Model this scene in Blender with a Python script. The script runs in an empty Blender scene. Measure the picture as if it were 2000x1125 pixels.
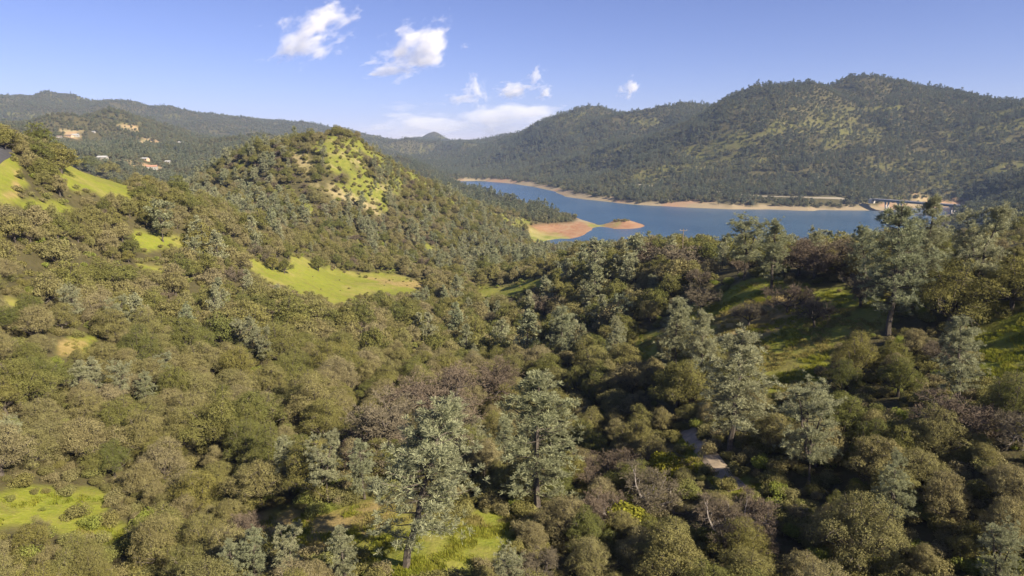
import bpy, math
import numpy as np

# ------------------------------------------------------------------ camera, sky, sun, exposure
S = bpy.context.scene
COL = S.collection
F = 1333.0                       # focal length in photo pixels (2000 wide)
TILT = math.atan(277.5 / F)      # horizon sits 277.5 px above the middle
CAMZ = 120.0                     # metres above the lake (lake level is z = 0)

cam_d = bpy.data.cameras.new("camera"); cam_d.sensor_width = 36; cam_d.lens = 36 * F / 2000
cam_d.clip_start = 1.0; cam_d.clip_end = 90000
cam = bpy.data.objects.new("camera", cam_d); COL.objects.link(cam)
cam.location = (0, 0, CAMZ); cam.rotation_euler = (math.pi / 2 - TILT, 0, 0)
S.camera = cam

SUN_AZ, SUN_EL = math.radians(127), math.radians(34)     # azimuth clockwise from +Y (the view direction)
w = bpy.data.worlds.new("World"); S.world = w; w.use_nodes = True
nt = w.node_tree; nt.nodes.clear()
sky = nt.nodes.new("ShaderNodeTexSky"); sky.sky_type = 'NISHITA'; sky.sun_disc = False
sky.sun_elevation = SUN_EL; sky.sun_rotation = SUN_AZ
sky.altitude = 1500; sky.air_density = 1.0; sky.dust_density = 0.1; sky.ozone_density = 4.0
bg = nt.nodes.new("ShaderNodeBackground"); bg.inputs[1].default_value = 0.050
wo = nt.nodes.new("ShaderNodeOutputWorld")
tint = nt.nodes.new("ShaderNodeMix"); tint.data_type = 'RGBA'; tint.blend_type = 'MULTIPLY'; tint.inputs[0].default_value = 1
tint.inputs[7].default_value = (0.95, 0.80, 1.07, 1); nt.links.new(sky.outputs[0], tint.inputs[6]); nt.links.new(tint.outputs[2], bg.inputs[0]); nt.links.new(bg.outputs[0], wo.inputs[0])

sd = bpy.data.lights.new("sun", 'SUN'); sd.energy = 5.0; sd.angle = math.radians(0.5); sd.color = (1.0, 0.88, 0.70)
sun = bpy.data.objects.new("sun", sd); COL.objects.link(sun)
sun.rotation_euler = (math.pi / 2 - SUN_EL, 0, math.pi - SUN_AZ)

S.view_settings.view_transform = 'Standard'; S.view_settings.look = 'None'
S.view_settings.gamma = 1; S.view_settings.exposure = 1.27; S.view_settings.use_curve_mapping = False
cy = S.cycles
cy.max_bounces = 8; cy.diffuse_bounces = 3; cy.glossy_bounces = 2; cy.transmission_bounces = 3
cy.volume_bounces = 8; cy.transparent_max_bounces = 8; cy.use_denoising = True; cy.denoiser = 'OPENIMAGEDENOISE'; cy.denoising_input_passes = 'RGB_ALBEDO_NORMAL'
cy.caustics_reflective = False; cy.caustics_refractive = False
cy.volume_step_rate = 1.0; cy.volume_max_steps = 128

rng = np.random.default_rng(7)

# ------------------------------------------------------------------ camera maths (photo pixel -> azimuth, slope)
cT, sT = math.cos(TILT), math.sin(TILT)
def ray(px, py):
    u = (np.asarray(px, float) - 1000) / F; v = (562.5 - np.asarray(py, float)) / F
    y = cT + v * sT; z = -sT + v * cT
    return np.arctan2(u, y), z / np.hypot(u, y)
def project(x, y, z):
    zz = z - CAMZ
    dep = y * cT - zz * sT; up = y * sT + zz * cT
    dep = np.where(dep < 1, 1, dep)
    return 1000 + F * x / dep, 562.5 - F * up / dep
def lake_pt(px, py, z=0.0):
    a, t = ray(px, py); r = (z - CAMZ) / t
    return r * np.sin(a), r * np.cos(a)

# ------------------------------------------------------------------ noise
def _hash(ix, iy, seed):
    h = (ix.astype(np.int64) * 374761393 + iy.astype(np.int64) * 668265263 + seed * 1442695041) & 0xFFFFFFFF
    h = ((h ^ (h >> 13)) * 1274126177) & 0xFFFFFFFF
    return ((h ^ (h >> 16)) & 0xFFFFFF) / 0xFFFFFF
def vnoise(x, y, seed=0):
    ix, iy = np.floor(x), np.floor(y); fx, fy = x - ix, y - iy
    ux = fx * fx * fx * (fx * (fx * 6 - 15) + 10); uy = fy * fy * fy * (fy * (fy * 6 - 15) + 10)
    a = _hash(ix, iy, seed); b = _hash(ix + 1, iy, seed); c = _hash(ix, iy + 1, seed); d = _hash(ix + 1, iy + 1, seed)
    return (a + (b - a) * ux) * (1 - uy) + (c + (d - c) * ux) * uy
def fbm(x, y, octaves=4, seed=0, ridged=False):
    s = 0; amp = 1; tot = 0
    for k in range(octaves):
        n = vnoise(x * 2 ** k + 17 * k, y * 2 ** k - 9 * k, seed + k) * 2 - 1
        if ridged: n = 1 - 2 * np.abs(n)
        s = s + amp * n; tot += amp; amp *= 0.5
    return s / tot
def smooth(a, b, x):
    t = np.clip((x - a) / (b - a), 0, 1); return t * t * (3 - 2 * t)

# ------------------------------------------------------------------ the lie of the land: surveyed points
PTS = []   # azimuth, radius, z
def PZ(px, py, z):
    a, t = ray(px, py); PTS.append((float(a), float((z - CAMZ) / t), z))
def PR(px, py, r):
    a, t = ray(px, py); PTS.append((float(a), r, float(CAMZ + r * t)))
def PH(px, r, z):
    a, t = ray(px, 300); PTS.append((float(a), r, z))
for az, z in ((-150, 74), (-90, 74), (-40, 71), (0, 70), (40, 73), (90, 76), (150, 72)):
    PTS.append((math.radians(az), 12, z))
for az, z in ((-150, 85), (-110, 92), (-80, 92), (-55, 86), (60, 93), (90, 89), (130, 81), (170, 78)):
    PTS.append((math.radians(az), 150, z))
for az, z in ((-150, 100), (-80, 110), (-55, 110), (60, 105), (90, 97), (130, 87), (170, 84)):
    PTS.append((math.radians(az), 340, z))
for az, z in ((-150, 120), (-80, 100), (75, 90), (130, 100)):
    PTS.append((math.radians(az), 1200, z)); PTS.append((math.radians(az), 4000, z + 80)); PTS.append((math.radians(az), 12000, z))
# foreground bowl
PR(0,1125,95); PR(100,990,110); PR(300,1000,108); PR(300,1120,88); PR(600,1020,85); PR(790,1110,66); PR(1000,1000,82)
PR(1250,1100,70); PR(1600,1000,81); PR(1900,1100,76); PR(1950,950,84); PR(1250,900,102); PR(1380,885,95)
# creek line
PZ(1150,850,62); PZ(1000,700,52); PZ(950,600,42); PZ(900,560,34); PZ(1000,510,18); PZ(1060,482,3)
# left slope
PZ(0,900,74); PZ(0,700,80); PZ(0,550,90); PZ(0,450,98); PZ(0,380,106); PR(0,300,300); PZ(200,600,76); PZ(200,470,88)
PZ(190,360,104); PZ(200,800,72); PR(260,372,358); PZ(330,405,94); PZ(450,460,80); PZ(450,650,66); PZ(450,850,68)
PR(60,305,325); PR(120,325,335); PR(-200,285,320); PR(-200,450,215); PR(-200,700,140)
PH(0,430,104); PH(100,460,96); PH(200,480,88); PH(300,500,72); PH(0,700,62); PH(300,700,50); PH(-200,500,100)
# meadow bench and middle
PZ(500,515,70); PZ(640,545,50); PZ(750,565,44); PZ(600,507,61); PZ(640,592,54); PZ(700,760,64); PZ(700,650,56); PZ(850,800,66)
PZ(850,680,56); PZ(820,545,41)
# knoll
PR(550,470,430); PZ(700,480,50); PR(800,500,520); PR(900,500,590); PR(600,400,520); PR(700,400,560); PR(650,320,590)
PR(650,262,640); PR(600,277,640); PR(550,290,650); PR(500,292,680); PR(450,312,700); PR(400,345,690); PR(350,385,640)
PR(700,272,650); PR(750,308,690); PR(800,340,740); PR(850,366,800); PR(900,392,870); PR(1000,412,980); PR(1080,429,1040)
PR(850,430,650); PR(950,450,760); PR(1000,463,800); PR(450,390,600)
PH(650,900,70); PH(500,950,62); PH(400,900,48); PH(800,950,40); PH(850,1000,22); PH(580,740,108); PH(700,760,98)
# middle hills with the houses
PR(350,345,1300); PR(300,312,1700); PR(150,332,1200); PR(100,292,1700); PR(200,265,2100); PR(60,247,2500); PR(230,230,2500)
PR(350,252,2600); PR(450,272,2600); PR(520,278,2500); PR(400,300,1900); PR(-200,240,2500); PR(-200,290,1500)
for px in (-200, 0, 200, 400, 600): PH(px, 3400, 120)
PR(600,300,1900); PR(700,300,2600); PR(780,305,3800)
# far range
for px, py, r in ((-250,205,5200),(0,189,5200),(50,192,5200),(100,191,5200),(170,202,5200),(220,198,5200),(260,206,5200),(300,217,5200),(400,233,5300),(450,240,5300),
                  (560,242,5400),(620,245,5500),(690,270,6700),(745,288,6800),(800,276,6800),(850,266,6800),(905,296,6800),(960,298,6800)):
    PR(px, py, r)
for px in (-250, 0, 200, 400, 600): PH(px, 7600, 140); PH(px, 12000, 90)
PH(960, 5100, 100); PH(1010, 5100, 110); PH(900, 5600, 130); PH(745, 5600, 130)
for px in (700, 800, 880, 950): PH(px, 8700, 120); PH(px, 12000, 90)
for px, py in ((0,215),(200,222),(400,248),(600,262),(800,282)): PR(px, py, 4600)
# right mountain
PR(900,345,2750); PR(950,332,3000); PR(900,322,3300); PR(830,315,4200); PR(870,300,4200); PR(930,280,4000); PR(1000,266,3700)
PR(1060,238,3400); PR(1095,215,3250); PR(1130,202,3200); PR(1170,200,3200); PR(1240,217,3100); PR(1330,208,3000); PR(1400,204,3000); PR(1440,196,2950)
PR(1440,203,2300); PR(1480,180,2300); PR(1540,168,2250); PR(1590,172,2250); PR(1390,232,2200); PR(1330,270,2120); PR(1250,312,2060); PR(1620,166,2560)
PR(1660,156,2600); PR(1700,152,2600); PR(1760,159,2600); PR(1820,182,2500); PR(1900,198,2400); PR(2000,214,2300); PR(2300,225,2200)
PH(1300,2600,170); PH(1450,2650,210); PH(1200,2650,140); PH(1600,2420,255)
PR(1300,350,1700); PR(1500,350,1650); PR(1500,250,1950); PR(1700,300,1850); PR(1700,225,2200); PR(1900,300,1900)
PR(1900,370,1680); PR(2000,350,1560); PR(1100,350,2200); PR(1100,300,2600); PR(1000,320,2900); PR(2100,380,1300)
PR(1700,350,1700); PR(1600,240,2080); PR(1850,240,2200)
for px in (1000, 1200, 1400, 1600, 1800, 2000): PH(px, 4500, 200); PH(px, 8000, 150); PH(px, 12000, 90)
# far shore benches, just above the water
for px, py in ((985,350),(1080,367),(1230,391),(1430,400),(1590,403),(1740,402)): PZ(px, py, 9)
# right ridge in front of the lake
PZ(1100,522,47); PZ(1150,505,60); PZ(1250,512,73); PZ(1350,522,79); PZ(1450,547,86); PZ(1550,542,88); PZ(1650,522,91)
PZ(1800,520,93.5); PZ(1950,525,95); PZ(2000,500,98.5); PZ(2300,480,102); PZ(1400,620,78.5); PZ(1500,700,78.5); PZ(1650,700,82)
PZ(1900,640,87); PZ(1900,750,85); PZ(1300,750,73); PZ(1200,620,65); PZ(1250,560,69)
PH(1200,500,33); PH(1400,400,52); PH(1400,560,10); PH(1600,320,70); PH(1600,600,8); PH(1800,420,62); PH(1800,720,8)
PH(2000,420,72); PH(2000,800,30); PH(1950,600,45)
for px in (1760, 1850, 1950, 2080): PH(px, 3150, 215)
PH(1240,3700,190); PH(1330,3700,190)
PH(1450,255,76); PH(1600,255,78); PH(1750,255,80); PH(1880,260,83); PH(1990,260,87); PH(1650,330,66); PH(1850,330,74); PH(1250,360,62)
PZ(1690,388,21); PZ(1660,386,22); PZ(1905,402,21); PZ(1930,404,24)
PZ(2000,412,38); PZ(1950,445,22); PZ(1900,430,14); PZ(1080,456,6); PZ(1160,470,4)

P = np.array(PTS)
# (z-120)/(r+100) is interpolated over (azimuth, ln r): even relief at every distance
PXc = np.stack([P[:, 0] * 1.6, np.log(P[:, 1] + 30)], 1)
Q = (P[:, 2] - CAMZ) / (P[:, 1] + 100)
def kern(d): return np.where(d > 0, d * d * np.log(d + 1e-9), 0) * 0.6 + d * -1.0
def solve():
    n = len(PXc)
    d = np.hypot(PXc[:, None, 0] - PXc[None, :, 0], PXc[:, None, 1] - PXc[None, :, 1])
    A = np.zeros((n + 3, n + 3)); A[:n, :n] = kern(d) + np.eye(n) * 0.002
    A[:n, n] = 1; A[:n, n + 1:] = PXc; A[n:, :n] = A[:n, n:].T
    return np.linalg.solve(A, np.concatenate([Q, np.zeros(3)]))
WQ = solve()

# ------------------------------------------------------------------ lake outline (on the water plane)
LAKE_PX = [(885,354),(930,353),(985,357),(1040,364),(1080,373),(1105,384),(1150,390),(1230,399),(1320,404),(1430,409),(1500,409),
           (1590,412),(1600,410),(1700,411),(1738,411),(1752,407),(1800,406),(1876,404),(1872,412),(1850,420),(1828,430),(1822,440),(1815,455),(1800,490),
           (1700,515),(1500,515),(1300,508),(1215,492),(1180,478),(1140,474),(1110,480),(1075,484),(1057,476),(1070,469),(1092,466),(1113,467),(1130,464),
           (1150,452),(1158,446),(1172,443),(1184,444),(1200,447),(1228,447),(1248,445),(1261,442),(1252,437),(1230,433),(1200,433),(1182,438),(1170,439),(1156,435),(1134,428),
           (1100,418),(1050,408),(1000,395),(930,374),(890,364)]
LK = np.array([lake_pt(*p) for p in LAKE_PX])
def lake_sdf(x, y):          # > 0 on land, metres from the shoreline
    d = np.full(x.shape, 1e9); inside = np.zeros(x.shape, bool)
    n = len(LK)
    for i in range(n):
        ax, ay = LK[i]; bx, by = LK[(i + 1) % n]
        ex, ey = bx - ax, by - ay
        t = np.clip(((x - ax) * ex + (y - ay) * ey) / (ex * ex + ey * ey), 0, 1)
        d = np.minimum(d, np.hypot(x - ax - t * ex, y - ay - t * ey))
        c = ((ay > y) != (by > y)) & (x < (bx - ax) * (y - ay) / (by - ay + 1e-12) + ax)
        inside ^= c
    return np.where(inside, -d, d)

hx, hy = lake_pt(1213, 434, 4)     # hump at the end of the spit
ROAD_FAR = []
def height(x, y, az=None, r=None):
    x = np.asarray(x, float); y = np.asarray(y, float)
    r = np.hypot(x, y); az = np.arctan2(x, y)
    c0, c1 = az * 1.6, np.log(r + 30)
    q = WQ[-3] + WQ[-2] * c0 + WQ[-1] * c1
    for i in range(len(PXc)):
        q = q + WQ[i] * kern(np.hypot(c0 - PXc[i, 0], c1 - PXc[i, 1]))
    z = CAMZ + q * (r + 100)
    # relief: gullies on the big hills, knobs on the near ones
    far = smooth(900, 2200, r)
    up = smooth(6, 60, z)
    wx = x + 60 * fbm(x / 300, y / 300, 2, 5); wy = y + 60 * fbm(x / 300, y / 300, 2, 9)
    z = z + far * up * (-10 + 50 * fbm(wx / 520, wy / 520, 4, 21, True) + 9 * fbm(wx / 120, wy / 120, 2, 31))
    z = z + smooth(3400, 4600, r) * 34 * fbm(wx / 700, wy / 700, 4, 41, True)
    mid = smooth(120, 420, r) * (1 - smooth(1100, 1500, r)) * smooth(4, 30, z)
    z = z + mid * (4.0 * fbm(x / 90, y / 90, 3, 51, True) + 1.0)
    z = z + 1.2 * (1 - far) * fbm(x / 28, y / 28, 3, 61)
    s = lake_sdf(x, y) + 5 * fbm(x / 45, y / 45, 3, 71)
    bank = np.where(r > 1150, 0.30, 0.13)
    zb = np.where(s > 0, s * bank, np.maximum(s * 0.2, -25))
    k = smooth(20, 75, s)
    z = np.where(s > 0, zb * (1 - k) + np.maximum(z, np.minimum(3 + 0.05 * s, 7)) * k, zb)
    d = np.hypot((x - hx) / 30, (y - hy) / 34)
    z = z + 5.0 * np.exp(-d * d * 1.6) * (s > 0) * smooth(0, 12, s)
    # shoulder that carries the lane on the upper left
    return z

# polar terrain grid (fine inside the view, coarse behind)
AZ = np.concatenate([np.radians(np.arange(-180, -48, 3.0)), np.radians(np.arange(-48, 54.01, 0.11)), np.radians(np.arange(57, 180.1, 3.0))])
RR = [4.0]
while RR[-1] < 9000: RR.append(RR[-1] * (1.0105 if RR[-1] < 3500 else 1.014) + 0.15)
RR = np.array(RR)
GA, GR = np.meshgrid(AZ, RR, indexing='ij')
GX, GY = GR * np.sin(GA), GR * np.cos(GA)
GZ = height(GX, GY)
LR = RR
def ground(x, y):
    r = np.clip(np.hypot(x, y), LR[0], LR[-1] - 1); a = np.arctan2(x, y)
    i = np.clip(np.searchsorted(AZ, a) - 1, 0, len(AZ) - 2); j = np.clip(np.searchsorted(LR, r) - 1, 0, len(LR) - 2)
    u = (a - AZ[i]) / (AZ[i + 1] - AZ[i]); v = (r - LR[j]) / (LR[j + 1] - LR[j])
    return (GZ[i, j] * (1 - u) + GZ[i + 1, j] * u) * (1 - v) + (GZ[i, j + 1] * (1 - u) + GZ[i + 1, j + 1] * u) * v
def hit(px, py, rmin=30):
    """ground point seen at a photo pixel: first terrain crossing past rmin"""
    a, t = ray(px, py); r = RR[RR > rmin]
    g = ground(r * math.sin(a), r * math.cos(a)); f = CAMZ + r * t - g
    k = np.where(f <= 0)[0]
    if len(k) == 0: return None
    k = k[0]; rr = r[k] if k == 0 else r[k - 1] + (r[k] - r[k - 1]) * f[k - 1] / (f[k - 1] - f[k] + 1e-9)
    x, y = rr * math.sin(a), rr * math.cos(a)
    return float(x), float(y), float(ground(x, y))
# how high the ground in front reaches, for leaving out trees the photo shows nothing of
TT = (GZ + 4.0 - CAMZ) / GR
RUN = np.maximum.accumulate(TT, axis=1)
def seen(x, y, ztop):
    r = np.hypot(x, y); a = np.arctan2(x, y)
    i = np.clip(np.searchsorted(AZ, a), 0, len(AZ) - 1); j = np.clip(np.searchsorted(LR, r * 0.985 - 3) - 1, 0, len(LR) - 1)
    return (ztop - CAMZ) / r > RUN[i, j] - 0.002

# ------------------------------------------------------------------ masks: open grass, bare earth
def ell(x, y, px, py, rw, rd, rmin=30, rot=0.0):
    """soft ellipse on the ground centred where the photo shows px,py; rw metres across, rd metres deep"""
    h = hit(px, py, rmin)
    if h is None: return np.zeros_like(x)
    cx, cy, _ = h; a = math.atan2(cx, cy) + rot
    dx, dy = x - cx, y - cy
    u = dx * math.cos(a) - dy * math.sin(a); v = dx * math.sin(a) + dy * math.cos(a)
    return 1 - np.sqrt((u / rw) ** 2 + (v / rd) ** 2)
MEADOW = [ # outlines of the open grass as the photo shows it, (rmin, rmax), projected onto the ground
 ((200,420),[(108,342),(125,330),(144,322),(166,324),(188,328),(202,342),(226,348),(260,360),(250,371),(284,396),(250,386),(210,384),(188,372),(140,362),(120,352)]),
 ((150,420),[(-60,300),(0,305),(16,300),(22,310),(38,326),(36,342),(46,362),(26,378),(38,392),(0,398),(-60,400)]),
 ((150,420),[(45,394),(96,397),(140,408),(150,418),(100,412),(50,404)]),
 ((230,520),[(488,512),(518,518),(545,530),(562,525),(574,504),(605,512),(628,525),(660,532),(700,542),(740,536),(790,545),(826,556),(826,567),(775,572),(730,566),(700,576),(668,592),(650,596),(625,575),(567,563),(540,553),(505,537)]),
 ((150,420),[(266,456),(300,462),(330,467),(372,468),(366,480),(320,476),(285,489),(268,475)]),
 ((150,420),[(272,515),(332,526),(326,534),(278,524)]),
 ((90,300),[(140,662),(182,663),(170,680),(120,697),(112,690)]),
 ((120,300),[(15,595),(50,596),(56,605),(20,607)]),
 ((60,160),[(-80,980),(0,976),(35,962),(95,958),(130,972),(168,966),(208,973),(203,992),(188,1005),(165,1026),(245,1036),(235,1052),(150,1047),(80,1018),(0,1020),(-80,1030)]),
 ((45,130),[(515,1015),(560,996),(620,997),(690,986),(745,970),(800,1000),(880,1013),(950,1001),(1012,1006),(1007,1040),(990,1070),(920,1100),(905,1135),(800,1150),(730,1110),(700,1072),(640,1082),(560,1077),(520,1052)]),
 ((70,230),[(1330,612),(1400,575),(1455,556),(1500,542),(1560,560),(1650,570),(1730,590),(1740,620),(1660,665),(1625,705),(1600,755),(1540,780),(1500,795),(1488,742),(1450,700),(1420,652),(1370,637)]),
 ((60,230),[(1880,588),(1940,572),(2000,595),(2160,600),(2160,750),(2000,745),(1930,742),(1922,690),(1905,650),(1888,620)]),
 ((60,230),[(1780,568),(1812,574),(1806,608),(1788,602)]),
 ((80,230),[(1248,652),(1280,654),(1278,704),(1254,702)]),
 ((50,140),[(1335,862),(1352,862),(1425,930),(1485,952),(1470,965),(1400,938),(1372,918),(1348,898)]),
 ((250,600),[(928,568),(985,562),(1040,551),(1062,552),(1010,573),(945,581)]),
]
KNOLL = [((430,900),[(612,276),(640,270),(700,270),(745,290),(800,322),(850,358),(866,369),(835,370),(790,345),(745,326),(700,312),(650,302),(610,290)]),
 ((430,900),[(570,298),(598,305),(625,335),(655,368),(700,392),(745,416),(700,414),(640,388),(600,362),(572,332)]),
 ((430,900),[(690,338),(740,338),(792,358),(775,384),(722,388),(692,366)]), ((430,900),[(545,372),(600,392),(640,420),(595,416)]), ((430,900),[(640,308),(680,320),(690,338),(650,330)])]
def inpoly(px, py, poly):
    """signed distance in photo pixels, > 0 inside"""
    d = np.full(px.shape, 1e9); ins = np.zeros(px.shape, bool); n = len(poly)
    for i in range(n):
        ax, ay = poly[i]; bx, by = poly[(i + 1) % n]; ex, ey = bx - ax, by - ay
        t = np.clip(((px - ax) * ex + (py - ay) * ey) / (ex * ex + ey * ey), 0, 1)
        d = np.minimum(d, np.hypot(px - ax - t * ex, py - ay - t * ey))
        ins ^= ((ay > py) != (by > py)) & (px < ex * (py - ay) / (ey + 1e-12) + ax)
    return np.where(ins, d, -d)
def polymask(lst, x, y, z):
    r = np.hypot(x, y); px, py = project(x, y, z); m = np.full(x.shape, -9.0)
    for (r0, r1), poly in lst:
        k = (r > r0) & (r < r1); m[k] = np.maximum(m[k], inpoly(px[k], py[k], poly) * r[k] / F)
    return m
def mask(lst, x, y):
    m = np.full(x.shape, -9.0)
    for e in lst: m = np.maximum(m, ell(x, y, *e))
    return m
def meadow_at(x, y, z): return polymask(MEADOW, x, y, z) / (2.2 + np.hypot(x, y) / 70) + fbm(x / 7, y / 7, 3, 81) * 0.30
def knoll_at(x, y, z): return polymask(KNOLL, x, y, z) / 12 + fbm(x / 22, y / 22, 4, 91) * 1.5 + .2 + .05
def far_open(x, y):     # broken open ground on the far hillsides
    r = np.hypot(x, y)
    n = fbm(x / 130, y / 130, 4, 101) + 0.35 * fbm(x / 40, y / 40, 2, 107)
    return np.where(r > 1050, n, -1)
FAR_OPEN = [(1620,230,60,140,1000,0.5),(1700,270,50,150,1000,0.5),(1790,320,50,120,1000,0.5),(1850,350,60,90,1000,0.4),(1640,275,40,90,1000,0.5),(1900,265,70,60,1000,0)]
FAR_BARE = [(285,275,50,80,900,0),(215,298,28,50,900,0),(280,322,40,30,900,0),(140,262,50,50,900,0),(370,285,40,40,900,0),(255,248,50,40,900,0),(1800,390,45,14,1200,0),(1200,372,10,10,1200,0)]

vis = (np.abs(GA) < math.radians(56))
MD = np.full(GX.shape, -9.0); KN = np.full(GX.shape, -9.0); FO = np.full(GX.shape, -9.0); FB = np.full(GX.shape, -9.0)
m1 = vis & (GR < 700); MD[m1] = meadow_at(GX[m1], GY[m1], GZ[m1])
m2 = vis & (GR > 380) & (GR < 1000); KN[m2] = knoll_at(GX[m2], GY[m2], GZ[m2])
m3 = vis & (GR > 1000) & (GR < 3500); FO[m3] = mask(FAR_OPEN, GX[m3], GY[m3]) + fbm(GX[m3] / 45, GY[m3] / 45, 3, 111) * 0.8
FB[m3] = mask(FAR_BARE, GX[m3], GY[m3]) + fbm(GX[m3] / 30, GY[m3] / 30, 3, 121) * 0.6
SD = lake_sdf(GX, GY)
def lookup(G, x, y):
    r = np.clip(np.hypot(x, y), LR[0], LR[-1] - 1); a = np.arctan2(x, y)
    i = np.clip(np.searchsorted(AZ, a), 0, len(AZ) - 1); j = np.clip(np.searchsorted(LR, r), 0, len(LR) - 1)
    return G[i, j]

# ------------------------------------------------------------------ material helpers
class M:
    def __init__(s, name):
        s.m = bpy.data.materials.new(name); s.m.use_nodes = True; s.t = s.m.node_tree; s.t.nodes.clear()
        s.out = s.t.nodes.new("ShaderNodeOutputMaterial")
    def n(s, typ, **kw):
        nd = s.t.nodes.new("ShaderNode" + typ)
        for k, v in kw.items():
            if k.startswith("i_"):
                key = k[2:]; key = int(key) if key.isdigit() else key.replace("_", " ")
                nd.inputs[key].default_value = v
            else: setattr(nd, k, v)
        return nd
    def l(s, a, b): s.t.links.new(a, b)
    def noise(s, scale, detail=4, rough=0.55, vec=None):
        nd = s.n("TexNoise"); nd.inputs["Scale"].default_value = scale; nd.inputs["Detail"].default_value = detail; nd.inputs["Roughness"].default_value = rough
        if vec is not None: s.l(vec, nd.inputs["Vector"])
        return nd.outputs["Fac"]
    def ramp(s, fac, stops, interp='LINEAR'):
        nd = s.n("ValToRGB"); cr = nd.color_ramp; cr.interpolation = interp
        while len(cr.elements) < len(stops): cr.elements.new(0.5)
        for e, (p, c) in zip(cr.elements, stops): e.position = p; e.color = tuple(c) + (1,) if len(c) == 3 else c
        s.l(fac, nd.inputs[0]); return nd.outputs[0]
    def mix(s, fac, a, b, mode='MIX'):
        nd = s.n("Mix", data_type='RGBA', blend_type=mode)
        for sock, val in ((nd.inputs[0], fac), (nd.inputs[6], a), (nd.inputs[7], b)):
            if isinstance(val, (int, float)): sock.default_value = val
            elif isinstance(val, tuple): sock.default_value = val + (1,) if len(val) == 3 else val
            else: s.l(val, sock)
        return nd.outputs[2]
    def math(s, op, a, b=0.0, c=None, clamp=False):
        nd = s.n("Math", operation=op, use_clamp=clamp)
        for i, v in enumerate((a, b) if c is None else (a, b, c)):
            if isinstance(v, (int, float)): nd.inputs[i].default_value = v
            else: s.l(v, nd.inputs[i])
        return nd.outputs[0]
    def principled(s, col, rough=0.9, spec=0.2, normal=None, **kw):
        b = s.n("BsdfPrincipled"); b.inputs["Specular IOR Level"].default_value = spec
        if isinstance(col, tuple): b.inputs["Base Color"].default_value = col + (1,)
        else: s.l(col, b.inputs["Base Color"])
        if isinstance(rough, (int, float)): b.inputs["Roughness"].default_value = rough
        else: s.l(rough, b.inputs["Roughness"])
        if normal is not None: s.l(normal, b.inputs["Normal"])
        for k, v in kw.items(): b.inputs[k].default_value = v
        s.l(b.outputs[0], s.out.inputs[0]); return b
    def bump(s, h, strength=0.5, dist=1.0):
        b = s.n("Bump"); b.inputs["Strength"].default_value = strength; b.inputs["Distance"].default_value = dist
        s.l(h, b.inputs["Height"]); return b.outputs[0]

def foliage(name, stops, transl=0.3, var=0.5):
    """leaves: colour differs from tree to tree and from spray to spray"""
    m = M(name)
    oi = m.n("ObjectInfo"); g = m.n("NewGeometry"); tc = m.n("TexCoord")
    base = m.ramp(oi.outputs["Random"], stops)
    n1 = m.noise(0.45, 3, 0.6, tc.outputs["Object"])
    k = m.math('MULTIPLY_ADD', n1, 1.1, 0.45)
    rnd = m.math('MULTIPLY_ADD', g.outputs["Random Per Island"], var, 1 - var / 2)
    k2 = m.math('MULTIPLY', k, rnd)
    hs = m.n("HueSaturation"); m.l(base, hs.inputs["Color"]); m.l(k2, hs.inputs["Value"])
    hue = m.math('MULTIPLY_ADD', n1, 0.03, 0.485); m.l(hue, hs.inputs["Hue"])
    d = m.n("BsdfDiffuse"); t = m.n("BsdfTranslucent"); mx = m.n("MixShader"); mx.inputs[0].default_value = transl
    m.l(hs.outputs[0], d.inputs[0]); m.l(hs.outputs[0], t.inputs[0]); m.l(d.outputs[0], mx.inputs[1]); m.l(t.outputs[0], mx.inputs[2])
    m.l(mx.outputs[0], m.out.inputs[0]); return m.m

MAT = {}
MAT['oak_leaf'] = foliage('oak_leaf', [(0.0, (.195,.182,.066)), (.25, (.228,.202,.088)), (.5, (.240,.208,.104)), (.7, (.205,.198,.068)), (.85, (.250,.215,.120)), (1, (.172,.168,.058))], .2, .45)
MAT['live_leaf'] = foliage('live_oak_leaf', [(0.0, (.128,.138,.044)), (.5, (.168,.165,.052)), (.8, (.192,.180,.062)), (1, (.200,.182,.055))], .2, .45)
MAT['pine_leaf'] = foliage('pine_needle', [(0.0, (.265,.275,.155)), (.5, (.320,.320,.190)), (1, (.245,.265,.155))], 0.28, 0.6)
MAT['far_leaf_shaded'] = foliage('far_leaf_shaded', [(0.0, (.110,.120,.055)), (.5, (.155,.150,.078)), (1, (.125,.118,.068))], .2, .45)  # darkened for shade that the large far leaf faces don't cast themselves
MAT['far_pine'] = foliage('far_pine_needle', [(0.0, (.135,.155,.095)), (.5, (.185,.195,.125)), (1, (.125,.150,.095))], .2, .5)  # self-shadow of the coarse far tufts put into a darker needle colour
MAT['shrub_leaf'] = foliage("shrub_leaf", [(0.0, (0.184,0.175,0.070)), (.4, (0.228,0.210,0.070)), (.7, (0.245,0.210,0.114)), (1, (0.228,0.263,0.052))])
MAT['yellow_leaf'] = foliage("yellow_shrub_leaf", [(0.0, (.22,.21,.03)), (1, (.19,.2,.03))])

m = M("bark"); tc = m.n("TexCoord")
m.principled(m.ramp(m.noise(3, 5, .6, tc.outputs["Object"]), [(.3, (.05,.042,.034)), (.7, (.13,.11,.09))]), 0.95, 0.1); MAT['bark'] = m.m
m = M("pale_bark"); tc = m.n("TexCoord")
m.principled(m.ramp(m.noise(3, 5, .6, tc.outputs["Object"]), [(.3, (.16,.14,.12)), (.7, (.34,.30,.26))]), 0.95, 0.1); MAT['pale_bark'] = m.m
m = M("twig"); oi = m.n("ObjectInfo")
m.principled(m.ramp(oi.outputs["Random"], [(0, (.125,.098,.070)), (.5, (.16,.125,.09)), (1, (.15,.13,.085))]), 0.95, 0.1); MAT['twig'] = m.m

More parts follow.
